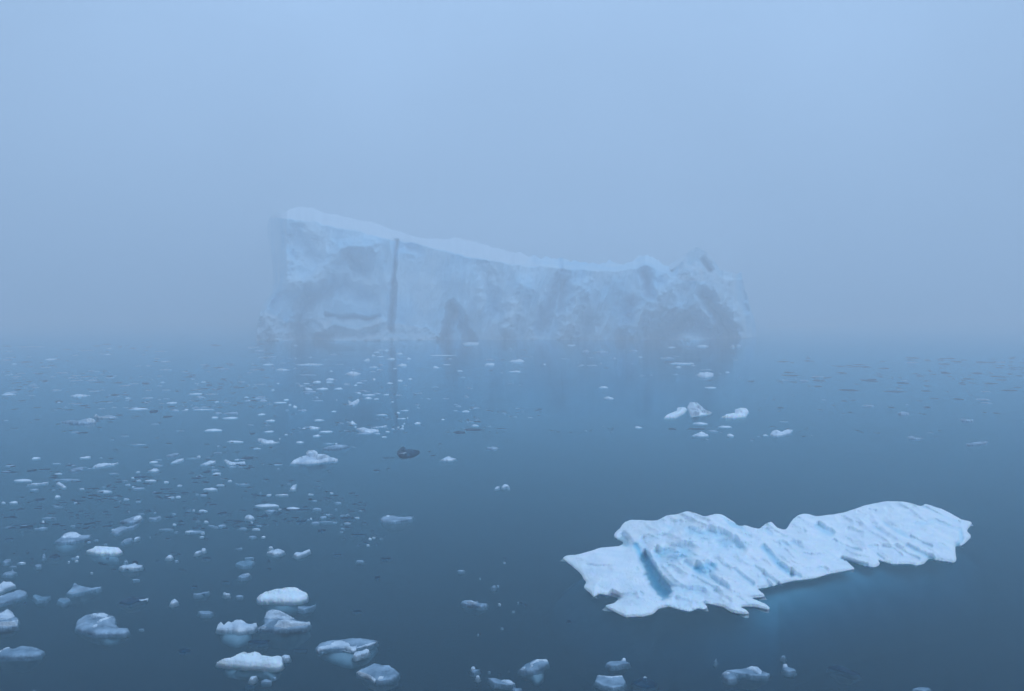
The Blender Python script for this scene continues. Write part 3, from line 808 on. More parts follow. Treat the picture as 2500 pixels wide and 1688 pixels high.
piece('B', [(400,565),(440,548),(500,540),(552,550),(530,580),(460,588)], .03, 'wet', 'dim awash floe with a ragged edge, below the pair of white chips', 'the dim ragged floe', z0=-.03)
piece('B', [(415,675),(450,650),(500,640),(525,655),(500,674),(450,680)], .09, 'wet', 'small grey floe edged in white, under the dim ragged floe', 'the small white-edged grey floe', crests=[([(448,658),(500,640),(520,650),(470,662)], .06)])
piece('B', [(472,208),(485,190),(510,182),(540,195),(552,212),(510,216)], .3, 'white', 'small dome-shaped white floe in the dense part of the ice field', 'the small white dome')
piece('B', [(302,800),(315,789),(330,800),(362,803),(355,815),(320,813)], .14, 'white', 'small two-lobed white chip left of the pillow-like white floe', 'the two-lobed chip', name='ice_chunk')
piece('B', [(65,805),(110,800),(160,790),(200,783),(190,798),(120,812),(80,815)], .05, 'wet', 'thin dark-edged sliver further left of the two-lobed chip', name='ice_chunk')
piece('B', [(105,945),(140,938),(200,938),(235,950),(200,965),(130,962)], .05, 'wet', 'flat dim sliver of ice above and left of the jagged small-peaked floe', 'the flat dim sliver', name='ice_chunk')
piece('A', [(420,398),(470,368),(500,335),(550,317),(600,321),(645,345),(727,338),(705,362),(640,385),(560,398),(480,402)], .16, 'wet', 'grey floe with a white hump and a tail, upper left of the flat bright floe', 'the grey floe with a white hump',
      crests=[([(490,362),(500,335),(550,318),(600,322),(645,348),(600,362),(540,368)], .1)], under=[(420,395),(430,420),(500,445),(560,425),(690,380),(600,370)])
piece('A', [(675,467),(730,445),(745,430),(800,432),(870,434),(930,442),(963,470),(930,488),(860,491),(780,491),(720,482)], .26, 'snow', 'flat bright white floe with frayed edge, the brightest of the far lower left', 'the flat bright floe', under=[(680,470),(720,505),(820,522),(930,532),(945,490),(800,460)], depth=.5)
piece('A', [(932,594),(980,577),(1020,575),(1058,560),(1078,577),(1122,578),(1112,596),(1040,607),(960,606)], .2, 'white', 'small bright floe with one peak, right of and below the flat bright floe', 'the small one-peaked floe')
piece('A', [(1035,566),(1045,545),(1075,545),(1090,566),(1060,570)], .1, 'clear', 'dark clear lump behind the small one-peaked floe', name='ice_chunk')
piece('A', [(972,556),(980,537),(1000,537),(1006,554)], .12, 'wet', 'small grey knob behind the small one-peaked floe', name='ice_chunk')
piece('A', [(938,236),(1000,213),(1060,195),(1100,186),(1125,212),(1085,240),(1020,250)], .22, 'wet', 'wedge-shaped floe with a white right end above a scatter of wet bits', 'the wedge-shaped floe', crests=[([(1040,225),(1060,197),(1100,187),(1115,210),(1080,228)], .14)])
piece('A', [(870,325),(890,300),(950,270),(1010,280),(1085,250),(1060,278),(960,310),(920,335)], .07, 'wet', 'loose raft of wet bits below the wedge-shaped floe')
piece('A', [(1165,205),(1200,203),(1258,192),(1266,205),(1220,222),(1170,218)], .07, 'wet', 'dim flat hook-tipped piece right of the wedge-shaped floe', name='ice_chunk')
piece('A', [(1298,522),(1325,500),(1345,497),(1362,515),(1340,525)], .13, 'white', 'small pale lump left of the pair of white chips', name='ice_chunk')
piece('A', [(1335,880),(1345,858),(1370,842),(1388,855),(1402,868),(1375,878),(1350,884)], .2, 'white', 'small sharp white chip between the dark glassy plate and the two-lobed chip', 'the small sharp chip', name='ice_chunk')
piece('A', [(930,872),(980,845),(1040,826),(1100,838),(1165,834),(1150,856),(1080,868),(1020,893),(970,885)], .05, 'clear', 'dark glassy ice plate, barely rising from the water, above the big grey plate', 'the dark glassy plate', crests=[([(1085,850),(1130,848),(1165,836),(1160,852),(1110,862)], .02)])
piece('A', [(588,1078),(608,1010),(665,973),(740,955),(820,954),(900,980),(910,1010),(900,1040),(935,1076),(1005,1074),(1018,1100),(980,1119),(880,1123),(730,1121),(660,1100)], .24, 'wet',
      'big grey plate of ice with patches of snow and a blunt toe to the right', 'the big grey plate',
      crests=[([(690,975),(740,957),(815,956),(855,972),(830,988),(800,990),(760,985)], .05), ([(752,1028),(790,1005),(830,985),(900,982),(870,992),(815,1012),(790,1025)], .05), ([(723,1060),(745,1045),(768,1042),(762,1060),(735,1070)], .05)],
      under=[(590,1080),(660,1110),(740,1135),(860,1165),(930,1150),(1010,1115),(950,1080),(750,1020)], depth=.4)
piece('A', [(520,803),(560,762),(582,718),(640,745),(720,757),(800,744),(798,760),(720,778),(620,800),(560,812)], .05, 'wet', 'dim sail-shaped floe, mostly sunken, above the big grey plate', 'the sunken sail-shaped floe', z0=-.02, under=[(510,810),(582,715),(720,750),(800,750),(640,815)])
piece('A', [(448,860),(470,838),(530,836),(556,856),(500,880)], .02, 'wet', 'dim small sunken floe directly below the sunken sail-shaped floe', 'the small sunken floe', z0=-.02)
piece('A', [(255,820),(280,808),(340,828),(400,826),(360,850),(290,855)], .02, 'wet', 'dim sunken floe left of the small sunken floe', z0=-.02)
piece('A', [(-50,790),(-20,745),(30,704),(50,712),(80,708),(125,735),(70,755),(0,785)], .22, 'white', 'white floe cut by the left edge of the photo, topmost of four there', 'the topmost edge-cut floe')
piece('A', [(-60,880),(-20,825),(80,797),(160,768),(215,790),(200,820),(120,850),(0,882)], .17, 'wet', 'long smooth grey floe cut by the left edge, just under the topmost edge-cut floe', 'the long smooth grey floe')
piece('A', [(-90,1075),(-60,980),(0,945),(60,920),(100,950),(120,985),(147,1000),(140,1060),(80,1070),(0,1076)], .42, 'wet', 'blocky floe cut by the left edge with a tilted striped slab on top', 'the blocky striped floe',
      crests=[([(-60,1020),(-20,970),(60,924),(100,952),(118,985),(60,1005),(0,1010)], .10, 'tilted_slab'), ([(-60,1060),(0,1025),(80,1020),(142,1005),(138,1055),(60,1060)], .07)])
piece('A', [(-60,1300),(0,1250),(60,1228),(110,1238),(160,1212),(240,1218),(300,1234),(357,1258),(320,1290),(200,1299),(60,1300)], .22, 'wet', 'low pale floe with a curled rim, lowest of those cut by the left edge', 'the low curled-rim floe', crests=[([(-10,1258),(40,1226),(80,1220),(75,1228),(30,1240),(0,1268)], .05)])
piece('A', [(15,655),(40,635),(85,628),(100,610),(112,632),(140,636),(90,655)], .08, 'wet', 'dim grey floe above the topmost edge-cut floe')
piece('A', [(20,555),(45,535),(88,530),(75,555),(40,565)], .05, 'wet', 'small dim floe near the left edge, above the white floes there')
piece('A', [(268,585),(300,568),(332,578),(320,590),(290,592)], .07, 'wet', 'small pale sliver between the left edge and the flat bright floe', name='ice_chunk')
piece('A', [(945,405),(980,375),(1030,362),(1045,370),(1020,392)], .05, 'wet', 'dim half-sunken floe under the wedge-shaped floe, above the small one-peaked floe')
piece('A', [(1050,375),(1065,358),(1102,356),(1090,370)], .09, 'white', 'small bright chip at the tip of a dim half-sunken floe', name='ice_chunk')
piece('A', [(333,525),(335,492),(352,490),(358,520)], .1, 'wet', 'small upright grey stub left of the flat bright floe', name='ice_chunk')
piece('A', [(380,520),(400,498),(450,492),(478,510),(440,525)], .04, 'clear', 'dark glassy bit beside a small upright grey stub', name='ice_chunk')
piece('A', [(150,290),(170,272),(220,268),(258,262),(262,278),(200,285)], .06, 'clear', 'dark thin ice strip near the left edge above the grey floe with a white hump', 'the dark thin strip', name='ice_chunk')
piece('A', [(325,248),(335,226),(348,232),(350,250)], .15, 'white', 'tiny white tooth of ice to the right of the dark thin strip', name='ice_chunk')

# --- bottom middle and right
piece('C', [(86,300),(108,285),(160,282),(220,302),(302,312),(290,332),(250,342),(190,326),(110,316)], .14, 'wet', 'low pale streak-like floe alone left of the ridged floe', 'the lone streak-like floe', crests=[([(120,300),(165,287),(230,312),(190,320)], .05)])
piece('C', [(330,182),(340,165),(362,162),(372,178),(350,187)], .12, 'wet', 'small dim ball of ice above and right of the lone streak-like floe', name='ice_chunk')
piece('C', [(548,858),(580,825),(620,795),(700,761),(780,762),(797,795),(760,825),(710,851),(640,861)], .2, 'wet', 'frosty leaf-shaped plate of ice at the bottom, centre', 'the frosty leaf-shaped plate',
      crests=[([(640,800),(700,764),(780,764),(792,785),(740,775),(690,790),(655,812)], .04), ([(560,852),(585,828),(610,822),(600,845)], .04), ([(635,835),(650,812),(672,808),(665,825)], .04)], under=[(560,860),(640,885),(700,925),(750,900),(770,830),(700,800)], depth=.4)
piece('C', [(165,842),(170,824),(192,820),(202,838),(185,848)], .16, 'white', 'white ball of ice at the head of a scatter below the lone streak-like floe', 'the white ball of ice', name='ice_chunk')
piece('C', [(165,858),(190,845),(240,845),(215,862),(180,866)], .04, 'wet', 'dim flat bit just below the white ball of ice', name='ice_chunk')
piece('C', [(204,908),(212,893),(230,893),(237,906),(220,912)], .13, 'white', 'small white dot-like chip under the white ball of ice', name='ice_chunk')
piece('C', [(300,912),(360,915),(410,930),(480,930),(526,962),(480,973),(420,968),(350,958)], .05, 'wet', 'dim floe with a bright striped right end, at the bottom, left of centre', 'the striped-end floe', crests=[([(408,942),(425,928),(480,930),(524,960),(490,970),(450,958)], .09)])
piece('C', [(495,1010),(510,990),(540,1000),(582,998),(560,1018),(520,1024)], .09, 'wet', 'small pale bit at the very bottom below the striped-end floe', name='ice_chunk')
piece('C', [(1255,802),(1290,780),(1380,776),(1396,754),(1415,754),(1422,780),(1457,798),(1380,812),(1300,822)], .08, 'wet', 'flat dim floe with one raised white knob below the ridged floe', 'the flat knobbed floe', crests=[([(1390,778),(1396,752),(1416,752),(1422,775)], .1, 'knob')])
piece('C', [(1172,945),(1190,893),(1300,903),(1392,893),(1420,950),(1400,985),(1320,1000),(1230,980)], .06, 'wet', 'square half-sunken grey plate with frayed top edge, at the bottom below the flat knobbed floe', 'the square half-sunken plate', z0=-.01, crests=[([(1185,900),(1200,893),(1300,903),(1392,893),(1390,903),(1300,914)], .025)])
piece('C', [(1463,952),(1520,928),(1560,904),(1620,925),(1682,965),(1650,992),(1560,995),(1500,978)], .045, 'clear', 'dark round pancake of clear ice right of the square half-sunken plate', 'the dark round pancake', crests=[([(1560,912),(1575,900),(1595,915)], .04)])
piece('D', [(178,482),(200,463),(240,466),(300,490),(282,520),(230,527),(195,507)], .15, 'wet', 'grey lump with a white top, left end of the pair at lower right', 'the white-topped grey lump', crests=[([(183,482),(200,463),(232,468),(240,480),(205,490)], .09)])
piece('D', [(205,457),(300,447),(360,438),(430,432),(468,460),(522,482),(500,500),(420,496),(300,480)], .07, 'wet', 'flat grey floe carrying a bright white cap, lower right', 'the white-capped flat floe', crests=[([(350,443),(385,427),(430,430),(466,460),(460,484),(420,472),(390,452)], .13)])
piece('D', [(612,440),(614,412),(642,408),(652,434),(700,445),(706,462),(650,469),(618,455)], .09, 'wet', 'small floe with a white upright corner, right of the white-capped flat floe', 'the small upright-cornered floe', crests=[([(613,438),(616,412),(640,409),(648,432)], .12)])
piece('D', [(930,440),(980,415),(1040,430),(1100,455),(1170,480),(1120,492),(1030,465)], .03, 'clear', 'dark sunken streak of clear ice alone at the lower right', 'the dark sunken streak')
piece('D', [(1530,590),(1580,575),(1640,578),(1670,592),(1620,604)], .05, 'wet', 'dim floe at the very bottom, furthest to the lower right', 'the lowest right floe')
piece('D', [(128,398),(132,380),(145,370),(143,384),(136,398)], .12, 'wet', 'tiny upright splinter left of the white-capped flat floe', name='ice_chunk')
piece('D', [(598,360),(612,350),(636,354),(625,365)], .06, 'wet', 'small dim chip above the small upright-cornered floe', name='ice_chunk')

# --- middle distance
piece('F', [(390,1207),(430,1170),(480,1143),(545,1132),(570,1140),(640,1122),(700,1122),(760,1150),(822,1165),(812,1186),(740,1188),(640,1203),(500,1210)], .75, 'white',
      'white floe with an upright mitten-shaped lump in its middle, left of centre', 'the floe with the mitten-shaped lump',
      crests=[([(545,1140),(533,1105),(552,1085),(600,1084),(632,1100),(640,1125),(620,1150),(590,1140)], .30, 'mitten_shaped_lump'), ([(600,1150),(640,1122),(700,1124),(755,1150),(700,1160),(640,1175)], .12)])
piece('F', [(1335,1112),(1360,1078),(1395,1050),(1425,1082),(1480,1075),(1530,1090),(1550,1108),(1500,1126),(1420,1146),(1350,1138)], .6, 'clear',
      'dark clear ice lump with two humps, the darkest piece, near the middle', 'the dark two-humped lump', name='ice_chunk', crests=[([(1345,1122),(1390,1110),(1430,1106),(1400,1120)], .05)])
piece('F', [(1720,1178),(1770,1150),(1800,1141),(1832,1155),(1872,1166),(1820,1181)], .32, 'white', 'small pale pyramid of ice right of the dark two-humped lump', 'the small pale pyramid', name='ice_chunk')
piece('F', [(668,1077),(720,1055),(800,1037),(880,1040),(932,1058),(850,1070),(740,1082)], .35, 'wet', 'long flat grey floe just above and right of the floe with the mitten-shaped lump', 'the long flat floe')
piece('F', [(100,990),(120,980),(150,985),(200,1000),(238,995),(250,1013),(302,1015),(240,1031),(150,1026)], .4, 'white', 'knobbly white floe upper left of the floe with the mitten-shaped lump', 'the knobbly white floe')
piece('F', [(878,412),(930,390),(975,392),(1027,408),(960,432)], 1.0, 'white', 'pale arrowhead of ice in front of the left half of the iceberg', 'the pale arrowhead', name='ice_chunk')
piece('F', [(905,643),(940,662),(1000,630),(1010,650),(985,680),(920,692)], .9, 'white', 'bright notched floe mid-field below the pale arrowhead', 'the bright notched floe')
piece('F', [(975,896),(1040,884),(1090,897),(1180,905),(1182,925),(1060,938)], .4, 'white', 'ragged white floe in a knot of three, lower than the bright notched floe', 'the ragged white floe')
piece('F', [(1105,882),(1180,878),(1255,864),(1240,882),(1130,889)], .3, 'white', 'thin bright floe behind the ragged white floe', 'the thin bright floe')
piece('F', [(558,885),(570,873),(600,876),(662,885),(640,900),(575,899)], .4, 'white', 'white floe with a knobbed left end, left of the ragged white floe', 'the left-knobbed white floe')
piece('F', [(893,830),(930,840),(945,823),(960,840),(988,857),(930,857)], .55, 'white', 'spiky white chip above and left of the ragged white floe', 'the spiky white chip', name='ice_chunk')
piece('F', [(390,1432),(415,1400),(452,1386),(440,1412),(445,1434),(410,1438)], .25, 'white', 'feather-shaped bright chip below the floe with the mitten-shaped lump', 'the feather-shaped chip', name='ice_chunk')
piece('F', [(2205,1430),(2225,1408),(2250,1408),(2245,1425)], .14, 'white', 'left half of a small double chip alone near the middle', 'the small double chip', name='ice_chunk')
piece('F', [(2265,1418),(2290,1388),(2325,1395),(2345,1425),(2310,1410),(2285,1422)], .22, 'white', 'right half of a small double chip alone near the middle, curved like a hook', name='ice_chunk')
piece('F', [(1920,136),(1990,129),(2070,132),(2062,152),(1930,154)], 1.1, 'white', 'pale block-like floe closest in front of the iceberg, near its middle', 'the pale block-like floe')
piece('F', [(440,326),(560,320),(688,324),(640,334),(480,334)], .6, 'white', 'long thin bright floe in front of the left end of the iceberg', 'the long thin bright floe')
piece('F', [(265,376),(310,362),(345,368),(398,375),(330,382)], .7, 'white', 'pale tapering floe just left of the long thin bright floe', 'the pale tapering floe')
piece('E', [(622,606),(680,590),(740,594),(808,600),(740,612),(650,614)], .6, 'white', 'bright flat floe far to the left, the brightest there', 'the bright far-left floe')
piece('E', [(530,838),(600,822),(700,826),(760,805),(800,800),(840,818),(860,845),(760,856),(620,850)], .5, 'wet', 'wide grey floe with a round lump at its right end, far left', 'the wide lumped grey floe', crests=[([(755,835),(770,806),(805,800),(845,825),(830,842)], .15)])
piece('E', [(828,795),(850,765),(880,790),(980,772),(1000,785),(1048,795),(1000,804),(880,804)], .3, 'wet', 'thin floe with a small fin, just behind the wide lumped grey floe', 'the small-finned floe', crests=[([(832,793),(850,765),(875,788),(1040,798),(900,803)], .1)])
piece('E', [(818,1242),(850,1215),(920,1200),(1000,1205),(1050,1192),(1040,1208),(960,1222),(880,1238)], .3, 'white', 'bright long sloping floe left of centre, above the grey floe with a white hump', 'the bright sloping floe')
piece('E', [(1980,1176),(2010,1170),(2060,1192),(2100,1195),(2170,1186),(2175,1208),(2100,1212),(2025,1218)], .3, 'white', 'bow-tie shaped pale floe left of the floe with the mitten-shaped lump', 'the bow-tie floe')
piece('E', [(1770,1216),(1820,1198),(1860,1180),(1915,1182),(1900,1200),(1850,1214)], .25, 'white', 'pale floe with a thick right end, left of the bow-tie floe', 'the thick-ended floe')
piece('E', [(1512,1200),(1560,1172),(1630,1158),(1625,1175),(1570,1196)], .25, 'white', 'lower of two pale slanting floes left of the thick-ended floe', 'the lower slanting floe')
piece('E', [(1462,1140),(1500,1124),(1550,1112),(1592,1115),(1580,1130),(1520,1141)], .3, 'wet', 'upper of two pale slanting floes left of the bow-tie floe', 'the upper slanting floe')
piece('E', [(608,1270),(640,1250),(720,1234),(752,1242),(720,1260),(640,1278)], .25, 'wet', 'pale grey floe below and left of the bright sloping floe', 'the pale grey sloping floe')
piece('E', [(1308,1272),(1340,1260),(1360,1248),(1395,1250),(1417,1270),(1360,1276)], .25, 'white', 'bright lumpy chip below the two slanting floes', 'the bright lumpy chip', name='ice_chunk')
piece('E', [(493,1385),(520,1366),(550,1385),(592,1415),(560,1420),(520,1396)], .2, 'white', 'bright zigzag chip near the left, below the bright sloping floe', 'the bright zigzag chip', name='ice_chunk')
piece('E', [(233,1394),(300,1380),(370,1378),(432,1366),(420,1380),(330,1390)], .15, 'white', 'long thin pale streak of ice left of the bright zigzag chip', 'the long pale streak')
piece('G', [(172,296),(190,276),(250,252),(252,234),(300,230),(312,246),(300,264),(245,296)], .9, 'snow', 'left block of the tall bright pair of floes right of centre', 'the left bright block')
piece('G', [(312,236),(330,204),(360,200),(420,250),(462,262),(450,272),(380,283),(335,288),(326,262)], .6, 'snow', 'tallest small floe, of split leaning white slabs, right of the left bright block', 'the leaning split slabs', rough=.5,
      crests=[([(312,232),(330,198),(342,200),(392,262),(382,280),(338,284),(328,262)], .8, 'leaning_slab'), ([(350,196),(375,205),(420,245),(458,262),(445,271),(404,266),(380,232)], .7, 'leaning_slab')])
piece('G', [(513,293),(550,272),(600,264),(595,246),(630,235),(668,237),(681,262),(660,290),(590,296)], 1.0, 'snow', 'bright white floe with a rounded head, right of the leaning split slabs', 'the round-headed bright floe')
piece('G', [(805,395),(820,372),(850,366),(875,378),(910,364),(945,366),(930,388),(885,398),(850,405),(815,402)], .4, 'white', 'pale two-lobed floe, lower right of the round-headed bright floe', 'the pale two-lobed floe')
piece('G', [(366,40),(385,25),(430,20),(470,28),(468,46),(420,56),(385,50)], .9, 'white', 'pale oval floe in front of the right half of the iceberg', 'the pale oval floe')
piece('Q', [(1338,1046),(1400,1040),(1535,1044),(1530,1052),(1420,1052)], .5, 'white', 'knife-thin pale plate right in front of the right half of the iceberg', 'the knife-thin plate')
piece('G', [(335,402),(380,385),(398,376),(440,395),(438,404),(380,405)], .3, 'white', 'small peaked floe under the leaning split slabs', 'the small peaked floe')
piece('G', [(1565,270),(1590,256),(1640,264),(1638,276),(1590,279)], .35, 'wet', 'small grey block-like floe alone on the right side', 'the small lone grey block')
piece('G', [(1938,300),(1980,300),(2026,306),(2020,316),(1950,314)], .35, 'wet', 'thin grey bar-shaped floe at the far right', 'the grey bar-shaped floe')
piece('G', [(1622,410),(1650,402),(1680,412),(1728,416),(1700,424),(1640,420)], .2, 'wet', 'thin grey wavy floe on the right, above the ridged floe', 'the thin wavy floe')
piece('G', [(1968,450),(2040,440),(2110,434),(2105,446),(2040,456),(1990,460)], .22, 'wet', 'long low grey floe nearest the right edge', 'the long low right floe')
LAND.append((1850, 1400, 'the ridged floe'))

#@@SMALL
# ------------------------------------------------------------------ small pieces: lens-like lumps with a broken rim
def lump_mesh(x, y, a, b, h, seed, z0=0.0, seg=14, drop=0.15):
    r_ = np.random.default_rng(seed)
    ang = np.linspace(0, 2 * math.pi, seg, endpoint=False) + r_.uniform(0, 6)
    rad = 1 + 0.28 * np.array([perlin(math.cos(t) * 1.6, math.sin(t) * 1.6, seed * .37) for t in ang]) * 2 + r_.uniform(-.08, .08, seg)
    tilt = r_.uniform(-.5, .5); pk = r_.uniform(-.35, .35, 2)
    V = []; rings = [(1.02, -1.0), (1.0, 0.02), (0.86, 0.45), (0.55, 0.8), (0.25, 1.0)]
    for k, (s_, zz) in enumerate(rings):
        X = np.cos(ang) * rad * s_ + pk[0] * (1 - s_); Y = np.sin(ang) * rad * s_ + pk[1] * (1 - s_)
        n = 0.6 * perlin(X * 1.7, Y * 1.7, seed * .71) + 0.35 * perlin(X * 4, Y * 4, seed * .31)
        z = zz * h * (1 + tilt * X) * (1 + 1.3 * n) if zz > 0.1 else np.full(seg, zz * drop if zz < 0 else 0.0)
        V.append(np.stack([x + a * X, y + b * Y, z0 + z], 1))
    V = np.concatenate(V + [np.array([[x + a * pk[0], y + b * pk[1], z0 + h * 0.9 * (1 + tilt * pk[0])]])])
    F = []
    for k in range(len(rings) - 1):
        for i in range(seg):
            j = (i + 1) % seg
            F.append((k * seg + i, k * seg + j, (k + 1) * seg + j, (k + 1) * seg + i))
    top = len(V) - 1
    for i in range(seg): F.append(((len(rings) - 1) * seg + i, (len(rings) - 1) * seg + (i + 1) % seg, top))
    F.append(tuple(range(seg))[::-1])
    return V, F

def lump_from_box(x0, y0, x1, y1, typ):
    cx = 0.5 * (x0 + x1)
    hp = max(y1 - y0, 2.5)
    X, Y, _ = at_z(cx, y1, 0)
    m = FPX / Y
    a = 0.5 * (x1 - x0) / m
    dpd = m * CAMH / Y                       # pixels per metre of depth
    share = {'w': .5, 'g': .35, 'd': .25, 's': .15}[typ]
    h = min(share * hp / m, a * 1.1)
    b = min(max(0.5 * (1 - share) * hp / dpd, 0.25 * a), 1.5 * a)
    return X, Y + b, a, b, h
TY = {'w': ('white', 'white'), 'g': ('wet', 'pale grey'), 'd': ('clear', 'dark clear'), 's': ('wet', 'dim awash')}
boxes = []
def B(zm, txt):
    ox, oy, k = ZOOM[zm]
    for e in txt.split(';'):
        e = e.strip()
        if not e: continue
        t, x0, x1, y0, y1 = e.split()
        if zm == 'E' and t == 'w' and float(y0) < 760 and float(x1) - float(x0) < 110: t = 'g'
        x0, x1, y0, y1 = map(float, (x0, x1, y0, y1))
        boxes.append((ox + k * x0, oy + k * y0, ox + k * x1, oy + k * y1, t))
B('E', 'w 730 830 455 475;w 1045 1130 505 520;w 1125 1210 493 502;w 1235 1330 614 632;w 1120 1290 712 728;w 1800 1950 893 918;g 1970 2090 740 770;w 1970 2090 790 808;w 1890 1950 735 765;w 1865 1920 785 803;w 2000 2145 1000 1018;w 100 270 1340 1362;g 480 690 1338 1355;w 1280 1375 1345 1362;w 1445 1490 1358 1375;w 1565 1605 1390 1405;w 1795 1920 1418 1438;w 870 970 1440 1456;g 1160 1270 1413 1430;w 0 110 582 598;g 440 510 543 560;g 1165 1280 1028 1040;w 270 335 1145 1165;w 700 790 1140 1158;w 1880 1950 1283 1300;w 1525 1575 725 742;w 1600 1650 728 742;g 1415 1500 550 558;w 1665 1780 580 593;w 1810 1905 582 596;g 1340 1450 205 215;g 640 790 198 208;g 110 340 163 175;g 0 60 287 298;d 1820 1900 636 652;d 1430 1505 768 797;d 1545 1575 543 566;d 2120 2230 1140 1168;d 655 770 925 940;d 1300 1380 695 750;w 905 990 438 448;w 1405 1450 475 490;g 1280 1325 328 342;g 1395 1500 368 378;g 430 475 428 438;g 620 660 420 432;g 75 150 426 438;w 1740 1770 1128 1150;g 1660 1760 1152 1160;g 620 655 1212 1228;w 1310 1390 1180 1198;g 1340 1440 1212 1222;g 960 1040 1286 1298;w 1690 1880 722 730;g 1230 1300 722 730;d 0 130 1272 1290;d 220 290 1246 1278;d 325 425 1245 1265;g 5 80 1268 1285;w 2010 2050 1350 1365;g 2100 2200 1382 1392;d 1160 1290 1310 1335;d 1415 1520 1424 1436;d 1680 1780 1328 1340;d 1790 1850 1265 1288;d 1000 1070 480 490;d 860 980 652 660;d 1060 1120 588 602;w 2160 2215 640 655;d 2090 2150 662 674;d 1950 2000 440 460;w 2280 2330 765 772;w 2280 2324 982 1006;g 2285 2330 1030 1040;g 240 290 596 606;g 1390 1420 628 640;g 1435 1490 628 636;d 80 150 720 728;d 280 360 705 712;d 550 640 725 733;d 2200 2260 930 942;w 760 795 1138 1150;w 700 740 1420 1432;g 480 520 1490 1500;d 930 975 1388 1404;w 1550 1600 1494 1506;d 1440 1560 1466 1476;g 255 330 1425 1442;g 850 880 1446 1452;d 1290 1310 1060 1068;g 1550 1620 912 920;d 1395 1420 835 848;g 1330 1400 852 860;w 950 975 590 600;w 1280 1330 550 560')
B('F', 'w 590 655 463 490;w 700 780 446 468;w 700 775 478 488;g 480 605 548 578;w 520 580 530 552;w 615 715 533 550;w 780 845 530 548;w 1345 1415 308 342;w 1245 1320 262 284;w 1035 1095 268 296;w 1130 1180 207 222;w 1160 1215 194 202;w 1225 1270 192 206;w 1110 1150 238 252;w 1335 1385 218 236;w 2120 2205 306 336;g 2125 2195 265 290;w 1655 1715 340 360;g 1775 1830 260 282;w 375 400 672 690;w 412 448 680 710;w 325 378 632 645;w 240 350 657 669;w 100 160 760 775;w 170 245 813 830;w 600 690 812 825;w 590 655 948 965;w 640 770 912 928;w 160 235 912 928;w 440 505 1006 1022;g 2135 2245 1045 1082;w 1050 1110 612 632;w 1130 1175 624 638;w 1340 1360 872 888;w 1380 1400 868 884;w 1370 1400 888 902;w 1490 1545 836 855;d 1835 1945 905 942;d 1925 2090 888 916;w 2005 2065 858 872;w 1340 1415 802 810;w 1425 1440 792 804;w 1335 1365 742 760;w 1370 1440 730 738;w 755 795 737 748;g 580 685 642 652;w 795 810 628 648;w 1035 1135 590 602;w 1210 1265 588 600;w 980 1015 570 586;w 1280 1310 652 664;w 740 770 378 392;g 470 610 415 424;w 1090 1160 343 355;g 1170 1215 310 335;w 465 505 508 522;w 505 555 490 500;w 220 250 545 558;g 60 160 496 508;w 0 40 640 652;w 870 905 492 504;w 950 985 506 515;g 1545 1580 362 372;w 1620 1850 243 250;w 1420 1460 262 280;g 1000 1075 470 476;w 1120 1150 440 465;w 1340 1385 450 478;w 1440 1475 448 460;g 1395 1425 502 516;g 1265 1300 540 548;g 980 1100 925 945;w 1200 1250 962 974;w 1140 1190 936 944;w 495 525 888 900;g 690 770 1022 1032;w 785 810 1020 1034;g 930 975 1056 1064;w 290 305 975 990;w 340 370 944 952;w 1235 1275 916 926;d 1195 1320 1150 1160;d 1240 1275 1240 1256;d 1125 1185 1256 1272;d 715 755 1266 1274;d 1615 1640 1092 1102;d 1625 1685 1130 1138;d 2205 2324 892 900;d 1700 1740 1028 1036;d 1220 1295 805 815;d 30 75 932 946;d 0 50 1142 1168;d 200 230 1056 1068;d 30 80 1060 1068;w 270 295 490 498;d 210 240 332 342;g 20 110 370 380;g 170 250 248 262;g 365 395 264 274;w 430 450 268 276;w 550 580 258 266;w 2310 2330 100 110;d 360 420 1350 1362;d 610 680 1356 1364;d 0 60 1410 1420;w 180 220 1478 1488;d 590 660 1408 1416;w 420 455 148 160;g 1740 1800 626 634;w 1865 1920 380 388;g 790 860 322 330;w 1150 1250 768 776;w 1730 1760 810 818;w 1740 1815 324 332')
B('G', 'w 360 440 320 333;w 505 580 340 352;w 555 600 384 405;g 1380 1440 212 228;w 425 490 108 118;d 1235 1360 120 135;d 1505 1640 130 143;d 1370 1455 62 76;d 1925 1982 175 187;g 2070 2145 176 192;g 2090 2140 198 210;d 855 900 230 238;d 1090 1140 243 250;d 2215 2310 125 135;d 1730 1785 127 138;d 1080 1125 101 110;w 0 45 344 355;d 1000 1026 400 407;d 1320 1350 366 372;d 1345 1370 374 381;d 1440 1475 382 388;d 1565 1600 112 120;d 1690 1720 188 196;w 770 800 393 402;g 735 755 403 411;d 320 430 352 366;g 445 500 366 378;g 505 525 376 384;d 890 990 35 45;g 885 925 66 72;g 1065 1140 45 52;g 2090 2140 132 142;d 2280 2324 108 116;d 680 720 68 78;d 2150 2195 262 270;d 205 250 352 366;g 870 920 314 320;d 1700 1715 264 270;d 1725 1745 268 274;d 1770 1830 178 184')
B('Q', 'w 575 640 900 912;w 1340 1405 913 928;g 1465 1510 908 920;w 1565 1650 897 920;w 1815 1845 893 925;w 1858 1892 898 916;w 145 245 1008 1036;w 130 215 1100 1112;w 385 415 1045 1056;g 720 800 1054 1065;w 815 885 1217 1232;w 860 930 1292 1316;g 1590 1680 1090 1100;g 1620 1700 1221 1229;g 680 750 925 960;g 790 885 930 965;g 1040 1110 935 955;g 1290 1385 985 1012;d 1320 1390 1015 1038;w 1400 1440 1062 1078;w 920 945 1000 1010;g 0 25 1038 1055;g 1120 1135 1028 1050;g 820 840 1022 1050')
